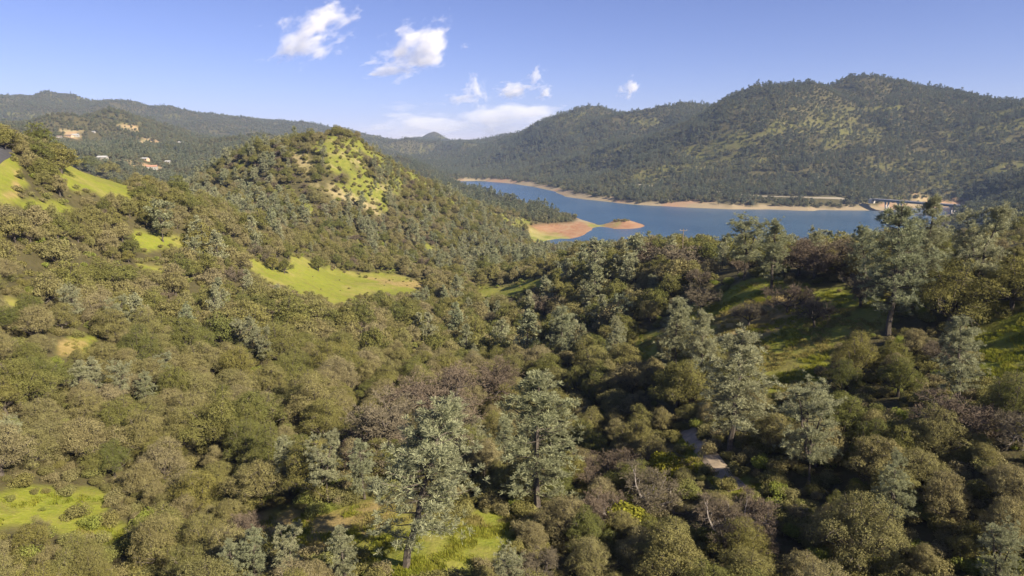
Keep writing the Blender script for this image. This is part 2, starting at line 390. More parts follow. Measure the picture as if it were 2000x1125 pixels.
def simple(name, col, rough=0.8, scale=2.0, vary=0.25, **kw):
    m = M(name); tc = m.n("TexCoord")
    lo = tuple(c * (1 - vary) for c in col); hi = tuple(min(1, c * (1 + vary)) for c in col)
    m.principled(m.ramp(m.noise(scale, 4, .6, tc.outputs["Object"]), [(.3, lo), (.7, hi)]), rough, 0.3, **kw); return m.m

# terrain
def terrain_material():
    m = M("hillside"); g = m.n("NewGeometry"); pos = g.outputs["Position"]
    def att(n): a = m.n("Attribute", attribute_name=n); return a.outputs["Fac"]
    grass, knoll, bare, shore, spit, spg = att("grass"), att("knoll"), att("bare"), att("shore"), att("spit"), att("spit_grass")
    dryp = att("dry")
    nb = m.noise(0.05, 4, .6, pos); nm = m.noise(0.35, 5, .65, pos); nf = m.noise(2.2, 5, .7, pos); nl = m.noise(0.012, 3, .5, pos)
    litter = m.ramp(nm, [(.25, (.045,.038,.020)), (.55, (.085,.070,.036)), (.8, (.115,.095,.045))])
    litter = m.mix(m.ramp(nf, [(.4, (0,0,0)), (.75, (.6,.6,.6))]), litter, (.075,.085,.025))
    g1 = m.ramp(nm, [(.25, (.10,.145,.010)), (.5, (.180,.210,.013)), (.75, (.235,.220,.035))])
    g2 = m.ramp(nf, [(.3, (.120,.150,.020)), (.7, (.240,.220,.065))])
    gr = m.mix(0.5, g1, g2)
    gr = m.mix(m.ramp(m.noise(0.22, 6, .75, pos), [(.5, (0,0,0)), (.7, (.75,.75,.75))]), gr, (.155,.13,.045))
    dry = m.ramp(nm, [(.3, (.22,.19,.06)), (.7, (.32,.26,.10))])
    gr = m.mix(m.ramp(nb, [(.46, (0,0,0)), (.70, (.7,.7,.7))]), gr, dry)
    gr = m.mix(m.math('MULTIPLY', dryp, .8), gr, m.ramp(nm, [(.3, (.20,.145,.055)), (.7, (.36,.26,.12))]))
    col = m.mix(grass, litter, gr)
    kg = m.mix(m.math('ADD', m.ramp(m.noise(0.05, 5, .7, pos), [(.52, (0,0,0)), (.66, (1,1,1))]), m.math('MULTIPLY', dryp, .8), clamp=True), m.ramp(nm, [(.3, (.10,.12,.022)), (.7, (.185,.18,.038))]), m.ramp(nm, [(.3, (.19,.16,.075)), (.7, (.30,.245,.135))]))
    col = m.mix(knoll, col, kg)
    soil = m.ramp(m.noise(0.04, 5, .65, pos), [(.3, (.33,.20,.11)), (.5, (.34,.26,.14)), (.65, (.24,.21,.10))])
    col = m.mix(bare, col, soil)
    # drawdown band round the lake, banded by old water levels
    sx = m.n("SeparateXYZ"); m.l(pos, sx.inputs[0])
    zz = m.math('MULTIPLY_ADD', m.noise(0.02, 3, .5, pos), 4.0, sx.outputs[2])
    cz = m.n("CombineXYZ"); m.l(zz, cz.inputs[2])
    band = m.noise(1.3, 3, .6, cz.outputs[0])
    sh = m.ramp(band, [(.3, (.19,.145,.09)), (.48, (.31,.24,.155)), (.6, (.22,.20,.10)), (.75, (.36,.29,.20))])
    sh = m.mix(m.ramp(m.noise(0.009, 3, .5, pos), [(.5, (0,0,0)), (.62, (.8,.8,.8))]), sh, (.32,.19,.12))
    sh = m.mix(m.ramp(nm, [(.45, (0,0,0)), (.7, (.5,.5,.5))]), sh, (.2,.15,.1))
    col = m.mix(shore, col, sh)
    red = m.ramp(nb, [(.3, (.20,.095,.050)), (.5, (.25,.135,.075)), (.7, (.26,.18,.105))])
    red = m.mix(m.ramp(band, [(.45, (0,0,0)), (.6, (.4,.4,.4))]), red, (.32,.24,.15))
    col = m.mix(spit, col, m.mix(spg, red, m.ramp(nb, [(.35, (.15,.17,.035)), (.65, (.27,.25,.09))])))
    h = m.math('ADD', m.math('MULTIPLY', nf, 0.25), m.math('MULTIPLY', nm, 0.8))
    m.principled(col, 0.95, 0.1, m.bump(h, 0.7, 0.8)); return m.m
MAT['terrain'] = terrain_material()

def add_mesh(name, verts, faces_idx, loops_per, mats, mat_idx=None, smooth_=False, attrs=None):
    """verts (n,3); faces as a flat loop array with equal-sized or listed polygons"""
    me = bpy.data.meshes.new(name)
    verts = np.asarray(verts, np.float32); loops = np.asarray(faces_idx, np.int32).ravel()
    if np.isscalar(loops_per): tot = np.full(len(loops) // loops_per, loops_per, np.int32)
    else: tot = np.asarray(loops_per, np.int32)
    start = np.concatenate([[0], np.cumsum(tot)[:-1]]).astype(np.int32)
    me.vertices.add(len(verts)); me.vertices.foreach_set("co", verts.ravel())
    me.loops.add(len(loops)); me.loops.foreach_set("vertex_index", loops)
    me.polygons.add(len(tot)); me.polygons.foreach_set("loop_start", start)
    for mt in mats: me.materials.append(mt)
    if mat_idx is not None: me.polygons.foreach_set("material_index", np.asarray(mat_idx, np.int32))
    me.polygons.foreach_set("use_smooth", np.full(len(tot), smooth_, bool))
    me.update(calc_edges=True)
    for k, (dom, typ, arr) in (attrs or {}).items():
        a = me.attributes.new(k, typ, dom)
        a.data.foreach_set("vector" if typ == 'FLOAT_VECTOR' else "value", np.asarray(arr, np.int32 if typ == 'INT' else np.float32).ravel())
    me.validate(); return me
def link(name, me, parent=None, **props):
    o = bpy.data.objects.new(name, me); COL.objects.link(o)
    if parent: o.parent = parent
    for k, v in props.items(): o[k] = v
    return o

# ------------------------------------------------------------------ ground sheet
na, nr = GX.shape
idx = np.arange(na * nr).reshape(na, nr)
q = np.stack([idx[:-1, :-1], idx[1:, :-1], idx[1:, 1:], idx[:-1, 1:]], -1).reshape(-1, 4)[:, ::-1]
qc = np.stack([idx[-1, :-1], idx[0, :-1], idx[0, 1:], idx[-1, 1:]], -1).reshape(-1, 4)[:, ::-1]
SPC = lake_pt(1100, 452)
spit = smooth(0.0, 0.35, np.maximum(ell(GX, GY, 1100, 455, 95, 120, 600), ell(GX, GY, 1210, 440, 75, 60, 600)) + 0.25) * (SD < 140)
hi_shore = np.where(GR > 1150, 8.0, 6.0) + 5 * fbm(GX / 60, GY / 60, 3, 131)
shore = (1 - smooth(hi_shore - 1.5, hi_shore + 1.0, GZ)) * (SD < 75) 
SPB = [((500,1500),[(1031,442),(1062,438),(1120,435),(1133,424),(1275,422),(1275,455),(1150,462),(1130,478),(1060,490),(1040,480),(1030,455)])]
spm = smooth(-.5, .5, polymask(SPB, GX, GY, GZ) / 8)
spit = spit * (SD > -20) * (GZ < 16) * spm
shore = shore * np.where((GR < 1150) & (GR > 500) & (np.arctan2(GX, GY) < ray(1262, 440)[0]) & (np.arctan2(GX, GY) > ray(900, 440)[0]), spm, 1)
at = {'grass': smooth(-0.40, 0.0, MD), 'knoll': smooth(-0.1, 0.3, KN), 'bare': np.maximum(smooth(0.1, 0.5, FB), 0), 'shore': shore, 'spit': spit}
fo = np.maximum(smooth(-0.1, 0.4, FO) * 0.32, np.where(GR > 1300, smooth(0.2, 0.5, far_open(GX, GY)) * 0.45, 0))
at['knoll'] = np.maximum(at['knoll'], fo)
DRY = [((430,900),[(560,295),(600,300),(660,366),(750,412),(750,425),(690,425),(590,370),(560,330)]), ((40,130),[(500,1000),(560,990),(700,980),(760,975),(760,1010),(735,1060),(640,1090),(500,1070)]), ((70,300),[(100,650),(190,655),(175,690),(110,705)]), ((230,500),[(715,540),(830,550),(830,570),(740,552)]), ((70,170),[(1330,600),(1450,556),(1640,590),(1480,680),(1420,660)]), ((100,420),[(0,392),(40,385),(40,330),(20,330),(30,370),(0,380)])]
at['dry'] = smooth(-.3, .5, polymask(DRY, GX, GY, GZ) / 3 + fbm(GX / 6, GY / 6, 3, 145) * .8)
SPG = [((600,1300),[(1028,448),(1055,455),(1085,457),(1095,462),(1110,469),(1060,482),(1028,474)]), ((600,1400),[(1128,427),(1160,434),(1186,437),(1184,444),(1150,441)]), ((600,1400),[(1180,436),(1200,432),(1216,432),(1206,445),(1186,444)])]
at['spit_grass'] = smooth(-.25, .35, polymask(SPG, GX, GY, GZ) / 14 + fbm(GX / 25, GY / 25, 3, 141) * .5) * (spit > .01)
gm = add_mesh("hillside", np.stack([GX, GY, GZ], -1).reshape(-1, 3), np.concatenate([q, qc]), 4, [MAT['terrain']], None, True,
              {k: ('POINT', 'FLOAT', v.ravel()) for k, v in at.items()})
link("ground", gm, kind="structure", label="wooded hills and grassy slopes running down to the lake")

# ------------------------------------------------------------------ lake
def water_material():
    m = M("lake_water"); g = m.n("NewGeometry"); pos = g.outputs["Position"]
    mp = m.n("Mapping"); mp.inputs["Scale"].default_value = (1.0, 1.0, 1.0); m.l(pos, mp.inputs[0])
    n1 = m.noise(0.16, 5, .65, mp.outputs[0]); n2 = m.noise(0.9, 4, .6, mp.outputs[0])
    h = m.math('ADD', m.math('MULTIPLY', n1, 1.6), m.math('MULTIPLY', n2, 0.35))
    nl = m.noise(0.006, 3, .5, pos)
    b = m.principled(m.ramp(nl, [(.35, (.030,.075,.135)), (.65, (.045,.098,.165))]), 0.22, 0.5, m.bump(h, 0.9, 1.0))
    b.inputs["IOR"].default_value = 1.33; return m.m
x0, x1, y0, y1 = -400, 1500, 500, 3200
v = [(x0, y0, 0), (x1, y0, 0), (x1, y1, 0), (x0, y1, 0)]
link("water", add_mesh("lake", v, [0, 1, 2, 3], 4, [water_material()]), kind="structure", label="blue reservoir lake with light ripples")

# ------------------------------------------------------------------ plant prototypes
def frames(n, nrm, g):
    t = g.normal(size=(n, 3)); nrm = nrm / (np.linalg.norm(nrm, axis=1, keepdims=True) + 1e-9)
    a = np.cross(nrm, t); a /= (np.linalg.norm(a, axis=1, keepdims=True) + 1e-9)
    return a, np.cross(nrm, a)
def leaf_faces(c, outward, size, g, bias=1.2, aspect=0.6):
    n = len(c); nrm = g.normal(size=(n, 3)); nrm /= np.linalg.norm(nrm, axis=1, keepdims=True)
    a, b = frames(n, nrm + bias * outward, g)
    s = size * g.uniform(0.5, 1.6, (n, 1))
    v = np.stack([c - a * s * .5, c - b * s * aspect * .5, c + a * s * .5, c + b * s * aspect * .5], 1)
    return v.reshape(-1, 3)
def tube(pts, rad, sides=5):
    pts = np.asarray(pts, float); n = len(pts); vs = []
    for i in range(n):
        d = pts[min(i + 1, n - 1)] - pts[max(i - 1, 0)]; d = d / (np.linalg.norm(d) + 1e-9)
        u = np.cross(d, [0.3, 0.9, 0.1]); u /= np.linalg.norm(u) + 1e-9; w_ = np.cross(d, u)
        for k in range(sides):
            t = 2 * math.pi * k / sides; vs.append(pts[i] + rad[i] * (math.cos(t) * u + math.sin(t) * w_))
    fs = [[i * sides + k, i * sides + (k + 1) % sides, (i + 1) * sides + (k + 1) % sides, (i + 1) * sides + k] for i in range(n - 1) for k in range(sides)]
    return np.array(vs), np.array(fs)
class Geo:
    def __init__(s): s.v = []; s.f = []; s.n = 0; s.mi = []
    def quads(s, v, mi=0):
        k = len(v) // 4; s.v.append(v); s.f.append(np.arange(k * 4).reshape(-1, 4) + s.n); s.n += len(v); s.mi.append(np.full(k, mi))
    def tube(s, p, r, sides=5, mi=0):
        v, f = tube(p, r, sides); s.v.append(v); s.f.append(f + s.n); s.n += len(v); s.mi.append(np.full(len(f), mi))
    def mesh(s, name, mats): return add_mesh(name, np.concatenate(s.v), np.concatenate(s.f), 4, mats, np.concatenate(s.mi))
def unit(n, g):
    d = g.normal(size=(n, 3)); return d / np.linalg.norm(d, axis=1, keepdims=True)

def oak(seed, n_leaf, size, R=3.6, H=7.0, low=1.1, nclump=26, sparse=0.0):
    """returns wood Geo and crown Geo of a round, lumpy evergreen oak"""
    g = np.random.default_rng(seed); wood = Geo(); crown = Geo()
    ctr = []
    for k in range(nclump):
        th = k * 2.39996 + g.uniform(-.4, .4); u = (k + .5) / nclump
        el = math.asin(min(1, u * 1.0)) if u < 1 else 1.5
        rr = R * g.uniform(.45, 1.0) * math.cos(el) * (1.0 + 0.18 * math.sin(th * 2 + seed)); zz = low + 1.0 + (H - low - 1.6) * math.sin(el) * g.uniform(.70, 1.12)
        ctr.append((rr * math.cos(th), rr * math.sin(th), zz, g.uniform(.16, .34) * R))
    for k in range(6):
        th = g.uniform(0, 6.28); rr = R * .35 * g.uniform(0, 1); ctr.append((rr * math.cos(th), rr * math.sin(th), low + (H - low) * .45, .42 * R))
    ctr = np.array(ctr)
    wts = ctr[:, 3] ** 2; cnt = (n_leaf * wts / wts.sum()).astype(int)
    cs = []; os_ = []
    for (cx, cy_, cz, cr), n in zip(ctr, cnt):
        d = unit(n * 2, g); d[:, 2] = np.where(d[:, 2] < -.35, -d[:, 2], d[:, 2])
        lump = 1 + .22 * np.sin(d[:, 0] * 5 + seed + cx) * np.sin(d[:, 1] * 5 + cy_) + .12 * np.sin(d[:, 2] * 9 + cx * 3)
        p = np.array([cx, cy_, cz]) + d * cr * (lump * g.uniform(.62, 1.1, len(d)) ** .6)[:, None] * np.array([1, 1, .82])
        dd = np.linalg.norm((p[:, None, :] - ctr[None, :, :3]) / np.array([1, 1, .82]), axis=2) / ctr[None, :, 3]
        keep = (dd.min(1) > .62)
        p, d = p[keep][:n], d[keep][:n]
        cs.append(p); os_.append(d)
    c = np.concatenate(cs)[::5]; o = np.concatenate(os_)[::5]; c = np.repeat(c, 5, 0) + g.normal(size=(len(c) * 5, 3)) * size * .75; o = np.repeat(o, 5, 0)
    kp = g.uniform(size=len(c)) < .97; c, o = c[kp], o[kp]
    c = c + g.normal(size=c.shape) * 0.03 * R / 3
    crown.quads(leaf_faces(c, o, size, g))
    wood.tube([(0, 0, -1.0), (0.05, 0, .6), (.15, .05, low + .6)], [.32, .26, .22], 7)
    for (cx, cy_, cz, cr) in ctr:
        for d in unit(4, g): 
            e = np.array([cx, cy_, cz]) + d * cr * .95 * np.array([1, 1, .8]); wood.tube([(cx, cy_, cz), (e + [cx, cy_, cz]) / 2 + g.normal(size=3) * .08, e], [.04, .028, .012], 3)
    for (cx, cy_, cz, cr) in ctr[::2]:
        b = np.array([.15, .05, low + .4]); e = np.array([cx, cy_, cz]); mid = (b + e) / 2 + np.array([0, 0, -.25]) + g.normal(size=3) * .15
        wood.tube([b, mid, e, e + (e - mid) * .45], [.14, .10, .05, .015], 4)
    return wood, crown

def pine(seed, n_tuft, per, length, width, H=15.0, R=3.4, fork=False, lean=0.05, nbr=70, round_=0.0):
    """open grey foothill pine: bare lower trunk, rising limbs, long-needled tufts"""
    g = np.random.default_rng(seed); wood = Geo(); crown = Geo()
    stems = []
    base = np.array([0, 0, -1.2]); th0 = g.uniform(0, 6.28)
    def stem(p0, h0, h1, dx, dy, r0):
        ts = np.linspace(0, 1, 7); w1 = g.normal(size=(7, 2)) * .12; w1[0] = 0
        pts = np.array([[p0[0] + dx * t ** 1.3 + w1[i, 0], p0[1] + dy * t ** 1.3 + w1[i, 1], h0 + (h1 - h0) * t] for i, t in enumerate(ts)])
        wood.tube(pts, r0 * (1 - .88 * ts), 6); return pts
    L = lean * H
    if fork:
        trunk = stem(base, -1.2, H * .35, L * .35, 0, .30)
        for k in range(3 if fork == 2 else 2):
            a = th0 + k * 6.28 / (3 if fork == 2 else 2)
            stems.append(stem(trunk[-1], H * .33, H * g.uniform(.85, 1.0), L * .6 + math.cos(a) * R * .5, math.sin(a) * R * .5, .2))
    else:
        stems.append(stem(base, -1.2, H, L, g.uniform(-.5, .5), .32))
    tc, to = [], []
    for k in range(nbr):
        st = stems[k % len(stems)]; u = g.uniform(0.0, 1.0) ** .9
        hz = H * (.16 + .82 * u)
        hz = min(hz, st[-1, 2] - .2)
        if hz < st[0, 2]: hz = st[0, 2] + .3
        b = np.array([np.interp(hz, st[:, 2], st[:, 0]), np.interp(hz, st[:, 2], st[:, 1]), hz])
        q_ = (hz / H - .16) / .84
        prof = (math.sin(math.pi * min(1, (q_ * .80 + .20))) ** .75) * (1 - .25 * q_) + .10
        if round_: prof = math.sqrt(max(.05, 1 - (q_ * 1.1 - .35) ** 2)) * .95
        ln = R * prof * g.uniform(.62, 1.12) * (.75 if fork else 1); a = k * 2.39996 + g.uniform(-.5, .5)
        rise = (.25 + .75 * q_) * ln * g.uniform(.6, 1.2) * .75
        e = b + np.array([math.cos(a) * ln, math.sin(a) * ln, rise]); mid = b + (e - b) * .5 + np.array([0, 0, -.12 * ln])
        wood.tube([b, mid, e], [.075, .045, .012], 3)
        nt_ = max(3, int(n_tuft / nbr))
        for j in range(nt_):
            t = g.uniform(.35, 1.05); p = b * (1 - t) ** 2 + 2 * mid * t * (1 - t) + e * t * t if t < 1 else e
            tc.append(p + g.normal(size=3) * np.array([.34, .34, .26]) * (ln / R) ** .5 * 1.2); to.append(np.array([math.cos(a) * .5, math.sin(a) * .5, .75]))
    for st in stems:
        for j in range(8): tc.append(st[-1] + g.normal(size=3) * np.array([.3, .3, .45])); to.append(np.array([0, 0, 1.0]))
    tc = np.array(tc); to = np.array(to); n = len(tc)
    d = unit(n * per, g) + np.repeat(to, per, 0) * .9; d /= np.linalg.norm(d, axis=1, keepdims=True)
    c = np.repeat(tc, per, 0); ln = length * g.uniform(.65, 1.2, (n * per, 1))
    sd_ = np.cross(d, g.normal(size=d.shape)); sd_ /= np.linalg.norm(sd_, axis=1, keepdims=True)
    wv = width * g.uniform(.7, 1.3, (n * per, 1))
    v = np.stack([c - sd_ * wv * .25, c + sd_ * wv * .25, c + d * ln + sd_ * wv * .5, c + d * ln - sd_ * wv * .5], 1).reshape(-1, 3)
    crown.quads(v); return wood, crown

def bare(seed, H=7.5, spread=1.0, depth=5, twig_w=.035, mi=0):
    """leafless deciduous oak: crooked limbs breaking into a haze of twigs"""
    g = np.random.default_rng(seed); wood = Geo(); tw = []
    def grow(p, d, ln, r, k):
        pts = [p]; q_ = p; dd = d
        for i in range(3):
            dd = dd + g.normal(size=3) * .22; dd[2] += .04; dd /= np.linalg.norm(dd); q_ = q_ + dd * ln / 3; pts.append(q_)
        if k >= 3: wood.tube(pts, np.linspace(r, r * .6, 4), 4)
        else:
            for a_, b_ in zip(pts[:-1], pts[1:]): tw.append((a_, b_, max(r * 1.6, twig_w)))
        if k == 0: return
        for j in range(4 if k > 1 else 6):
            t = g.uniform(.35, 1.0); s_ = pts[int(t * 2.99)] * (1 - (t * 3) % 1) + pts[int(t * 2.99) + 1] * ((t * 3) % 1) if t < 1 else pts[-1]
            nd = dd + unit(1, g)[0] * .95; nd[2] = nd[2] * .8 + .12; nd /= np.linalg.norm(nd)
            grow(s_, nd, ln * g.uniform(.55, .78), r * .58, k - 1)
    wood.tube([(0, 0, -1), (0, .05, .5), (.1, 0, H * .2)], [.30, .24, .2], 7)
    for j in range(5):
        a = j * 1.257 + g.uniform(-.3, .3); d = np.array([math.cos(a) * .85 * spread, math.sin(a) * .85 * spread, .85]); d /= np.linalg.norm(d)
        grow(np.array([.1, 0, H * .17]), d, H * .34, .15, depth - 1)
    A = np.array([t[0] for t in tw]); B = np.array([t[1] for t in tw]); W = np.array([t[2] for t in tw])[:, None]
    s_ = np.cross(B - A, g.normal(size=A.shape)); s_ /= np.linalg.norm(s_, axis=1, keepdims=True) + 1e-9
    crown = Geo(); crown.quads(np.stack([A - s_ * W * .5, A + s_ * W * .5, B + s_ * W * .35, B - s_ * W * .35], 1).reshape(-1, 3))
    return wood, crown

def shrub(seed, n_leaf, size, R=1.6, H=1.8):
    g = np.random.default_rng(seed); wood = Geo(); crown = Geo(); ctr = []
    for k in range(8): a = g.uniform(0, 6.28); r = R * g.uniform(0, .6); ctr.append((r * math.cos(a), r * math.sin(a), H * g.uniform(.3, .7), R * g.uniform(.35, .5)))
    for (cx, cy_, cz, cr) in ctr:
        d = unit(n_leaf // 8, g); p = np.array([cx, cy_, cz]) + d * cr * g.uniform(.5, 1.1, (len(d), 1)) ** .5
        p[:, 2] = np.abs(p[:, 2]); crown.quads(leaf_faces(p, d, size, g))
        wood.tube([(0, 0, -.3), (cx * .6, cy_ * .6, cz * .6), (cx, cy_, cz)], [.04, .03, .01], 3)
    return wood, crown

# ------------------------------------------------------------------ prototype meshes: near, middle, far
PROTO = {}
def proto(key, wood, crown, leafmat, barkmat='bark'):
    mw = wood.mesh(key + "_trunk", [MAT[barkmat]]); mc = crown.mesh(key + "_crown", [MAT[leafmat]])
    PROTO[key] = (mw, mc)
    nv = np.concatenate(wood.v); nc = np.concatenate(crown.v)
    f1 = np.concatenate(wood.f); f2 = np.concatenate(crown.f) + len(nv)
    me = add_mesh(key, np.concatenate([nv, nc]), np.concatenate([f1, f2]), 4, [MAT[barkmat], MAT[leafmat]], np.concatenate([np.zeros(len(f1)), np.ones(len(f2))]))
    PROTO[key + "_one"] = me
NV = dict(oak=6, live=4, pine=6, bare=4, shrub=4, yellow=1)
for i in range(6):
    s = 100 + i; rr = [3.6, 3.2, 4.0, 3.4, 3.8, 3.0][i]; hh = [6.6, 7.2, 6.8, 5.8, 7.4, 6.2][i]
    proto(f"oakA{i}", *oak(s, 46000, .092, rr, hh, .9, 46), 'oak_leaf'); proto(f"oakB{i}", *oak(s, 7500, .25, rr, hh, .9, 36), 'oak_leaf')
    proto(f"oakC{i}", *oak(s, 620, .92, rr, hh, .8, 14), 'far_leaf_shaded')
for i in range(4):
    s = 140 + i; rr = [3.8, 3.4, 4.2, 3.6][i]; hh = [7.4, 6.6, 8.2, 7.0][i]
    proto(f"liveA{i}", *oak(s, 46000, .092, rr, hh, 1.1, 44), 'live_leaf'); proto(f"liveB{i}", *oak(s, 7500, .25, rr, hh, 1.1, 34), 'live_leaf')
PARG = [(3.3, False, .05, 0), (3.0, 0, .0, 0), (3.8, 1, .06, 0), (3.6, False, .24, 0), (4.2, 2, .03, 1), (2.7, 0, .02, 0)]
for i, (rr, fk, ln, ro) in enumerate(PARG):
    s = 200 + i
    proto(f"pineA{i}", *pine(s, 1000, 28, .40, .036, 15, rr, fk, ln, 84, ro), 'pine_leaf'); proto(f"pineB{i}", *pine(s, 380, 9, .70, .16, 15, rr, fk, ln, 60, ro), 'pine_leaf')
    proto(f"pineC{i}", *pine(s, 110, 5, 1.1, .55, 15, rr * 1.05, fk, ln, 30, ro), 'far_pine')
for i in range(4):
    proto(f"bareA{i}", *bare(300 + i, [7.5, 8, 6.5, 7][i], 1.1, 6, .030), 'twig', 'pale_bark' if i == 3 else 'bark'); proto(f"bareB{i}", *bare(300 + i, [7.5, 8, 6.5, 7][i], 1.1, 5, .085), 'twig')
for i in range(4):
    proto(f"shrubA{i}", *shrub(400 + i, 2600, .14), 'shrub_leaf'); proto(f"shrubB{i}", *shrub(400 + i, 500, .36), 'shrub_leaf')
proto("yellowA0", *shrub(450, 3600, .17, 2.0, 2.4), 'yellow_leaf')
NOM = dict(oak=6.8, live=7.3, pine=15.0, bare=7.5, shrub=1.9, yellow=2.4)

# ------------------------------------------------------------------ where things grow
TREES = []     # dicts: kind, x, y, z, h, wide, rot, i, hero label
def hero(kind, px, top, base, var=None, wide=1.0, label=None, rot=None, dx=0, r=None, hmax=None):
    """a tree whose foot the photo shows (or implies) at px,base and whose top reaches row top"""
    p = hit(px, base, 40) if r is None else None
    if r is not None:
        a, _ = ray(px, base); x, y = r * math.sin(a), r * math.cos(a); p = (float(x), float(y), float(ground(x, y)))
    if p is None: return
    rr = math.hypot(p[0], p[1]); _, t = ray(px + dx, top)
    h = CAMZ + rr * float(t) - p[2]
    if hmax: h = min(h, hmax)
    if h < .8: h = .8
    g = np.random.default_rng(int(px * 7 + base))
    TREES.append(dict(kind=kind, x=p[0], y=p[1], z=p[2], h=h, wide=wide, rot=rot if rot is not None else g.uniform(0, 6.28), i=var if var is not None else int(g.integers(NV[kind])), label=label, hero=True))
H_ = hero
H_('pine', 790, 790, 1108, 3, 1.25, "big leaning grey-green pine with dark trunk on the dry grass clearing at the bottom centre", 0.0, 60)
H_('pine', 1045, 745, 1010, 1, 1.45, "tall pale grey pine behind the shaded lawn, right of the big leaning one", 0.6)
H_('pine', 1425, 655, 885, 0, 1.3, "broad grey-green pine standing just above the end of the dirt track", 1.0)
H_('pine', 1318, 585, 740, 1, 1.1, "slim pale grey pine beside the small sunlit grass gap left of the shaded slope", 2.0)
H_('pine', 1372, 612, 770, 5, 1.1, "short grey pine squeezed between the slim pale pine and the broad pine above the track", 2.6)
H_('pine', 1578, 758, 960, 4, 1.15, "round-headed pale pine just right of and below the dirt track's pine", 2.2)
H_('pine', 1735, 405, 655, 0, 1.15, "tallest grey pine rising in front of the lake and the bridge on the right ridge", 1.1)
H_('pine', 1800, 385, 580, 5, 1.0, "slender pine top standing against the bridge, behind the tallest grey pine", 4.1)
H_('pine', 1895, 405, 625, 2, 1.05, "forked grey pine on the right ridge whose top overlaps the bridge's right end", 0.4)
H_('pine', 1452, 424, 548, 4, 1.35, "wide round many-stemmed pine on the ridge crest with the lake behind it", 0.3)
H_('pine', 1506, 434, 566, 5, 1.1, "narrow pine close to the right side of the wide round many-stemmed pine", 1.2)
H_('pine', 1872, 622, 790, 1, 1.2, "pale silver pine standing beside the bright grass at the right edge", 0.9)
H_('pine', 1100, 600, 712, 1, 1.3, "lone pale pine with a lit top in the gully wood below the cove", 1.4)
H_('pine', 886, 592, 665, 5, 1.2, "thin pale pine poking out of the oaks in the centre of the wood", 0.2)
H_('pine', 822, 613, 668, 0, 1.1, "small grey pine left of the thin pale one in the centre of the wood", 3.2)
H_('pine', 376, 596, 672, 2, 1.1, "pale forked pine on the left slope above the group of six pale pines", 2.9)
H_('pine', 467, 626, 690, 4, 1.0, "short round pale pine on the left slope right of the pale forked one", 0.7)
H_('pine', 150, 556, 640, 4, 1.0, "round grey pine on the upper left slope above the small bare earth patch", 0.5)
H_('pine', 230, 580, 668, 2, 1.2, "broad grey pine on the left slope, the left one of a touching pair", 1.9)
H_('pine', 272, 576, 662, 1, 1.1, "grey pine on the left slope, the right one of a touching pair", 2.5)
H_('pine', 640, 850, 985, 2, 1.15, "two-topped pale pine at the upper edge of the dry grass clearing", 0.9)
H_('pine', 712, 860, 975, 5, 1.2, "narrow pine beside the two-topped pale pine at the clearing's edge", 2.1)
H_('pine', 566, 852, 968, 1, 1.05, "straight thin pine left of the two-topped pale pine", 2.1)
H_('pine', 26, 815, 905, 4, 1.1, "pale round pine at the left edge of the photo above the small meadow", 0.1)
H_('pine', 318, 394, 472, 4, 1.3, "big round silver pine alone on the bright grass strip of the upper left slope", 0.8)
H_('pine', 676, 1036, 1150, 1, 1.1, "small pale pine at the bottom edge in front of the dry grass clearing", 0.8)
H_('pine', 500, 1040, 1150, 0, 1.1, "pale young pine at the bottom edge, taller one of the pair left of the clearing", 0.8)
H_('pine', 458, 1055, 1160, 5, 1.2, "pale young pine at the bottom edge, shorter one of the pair left of the clearing", 1.8)
H_('pine', 560, 1028, 1140, 2, 1.1, "soft yellow-green pine at the bottom edge right of the young pair", 1.3)
H_('pine', 1238, 463, 548, 1, 1.5, "broad pale pine on the ridge in front of the lake, beside the brown leafless thicket", 1.3)
H_('pine', 1165, 470, 540, 4, 1.1, "round dark-green pine left of the broad pale pine in front of the lake", 0.7)
H_('pine', 1130, 478, 545, 5, 1.1, "slim pine at the left end of the ridge by the muddy spit", 1.7)
H_('pine', 1163, 518, 602, 1, 1.3, "pale pine standing below the ridge pines, over the dark gully", 2.7)
H_('pine', 1205, 500, 560, 0, 1.1, "grey pine in the cluster below the broad pale ridge pine", 2.2)
H_('pine', 238, 706, 792, 4, 1.0, "lit-topped pine with a dark visible trunk in the group of six on the left slope", 1.2)
H_('pine', 158, 706, 785, 1, 1.3, "leftmost pine in the group of six on the left slope", 1.3)
H_('pine', 192, 697, 775, 5, 1.2, "slim pine left of the lit-topped one in the group of six", 1.4)
H_('pine', 320, 690, 760, 2, 1.2, "rightmost forked pine in the group of six on the left slope", 1.5)
H_('pine', 286, 728, 800, 0, 1.1, "low pine in front of the group of six on the left slope", 1.6)
H_('pine', 1942, 1025, 1180, 4, 1.0, "bright grey bushy pine low in the bottom right corner", 1.8)
H_('pine', 1738, 890, 1050, 2, 1.0, "forked grey pine in the dark wood of the lower right", 2.0)
H_('pine', 1000, 1078, 1200, 4, 1.0, "pale pine top cut off by the bottom edge below the shaded lawn", 2.9)
H_('pine', 985, 815, 905, 1, 1.1, "pale pine just left of the tall pale grey pine behind the shaded lawn", 2.4)
H_('pine', 930, 815, 900, 5, 1.2, "yellow-green small pine between the two biggest bottom pines", 2.4)
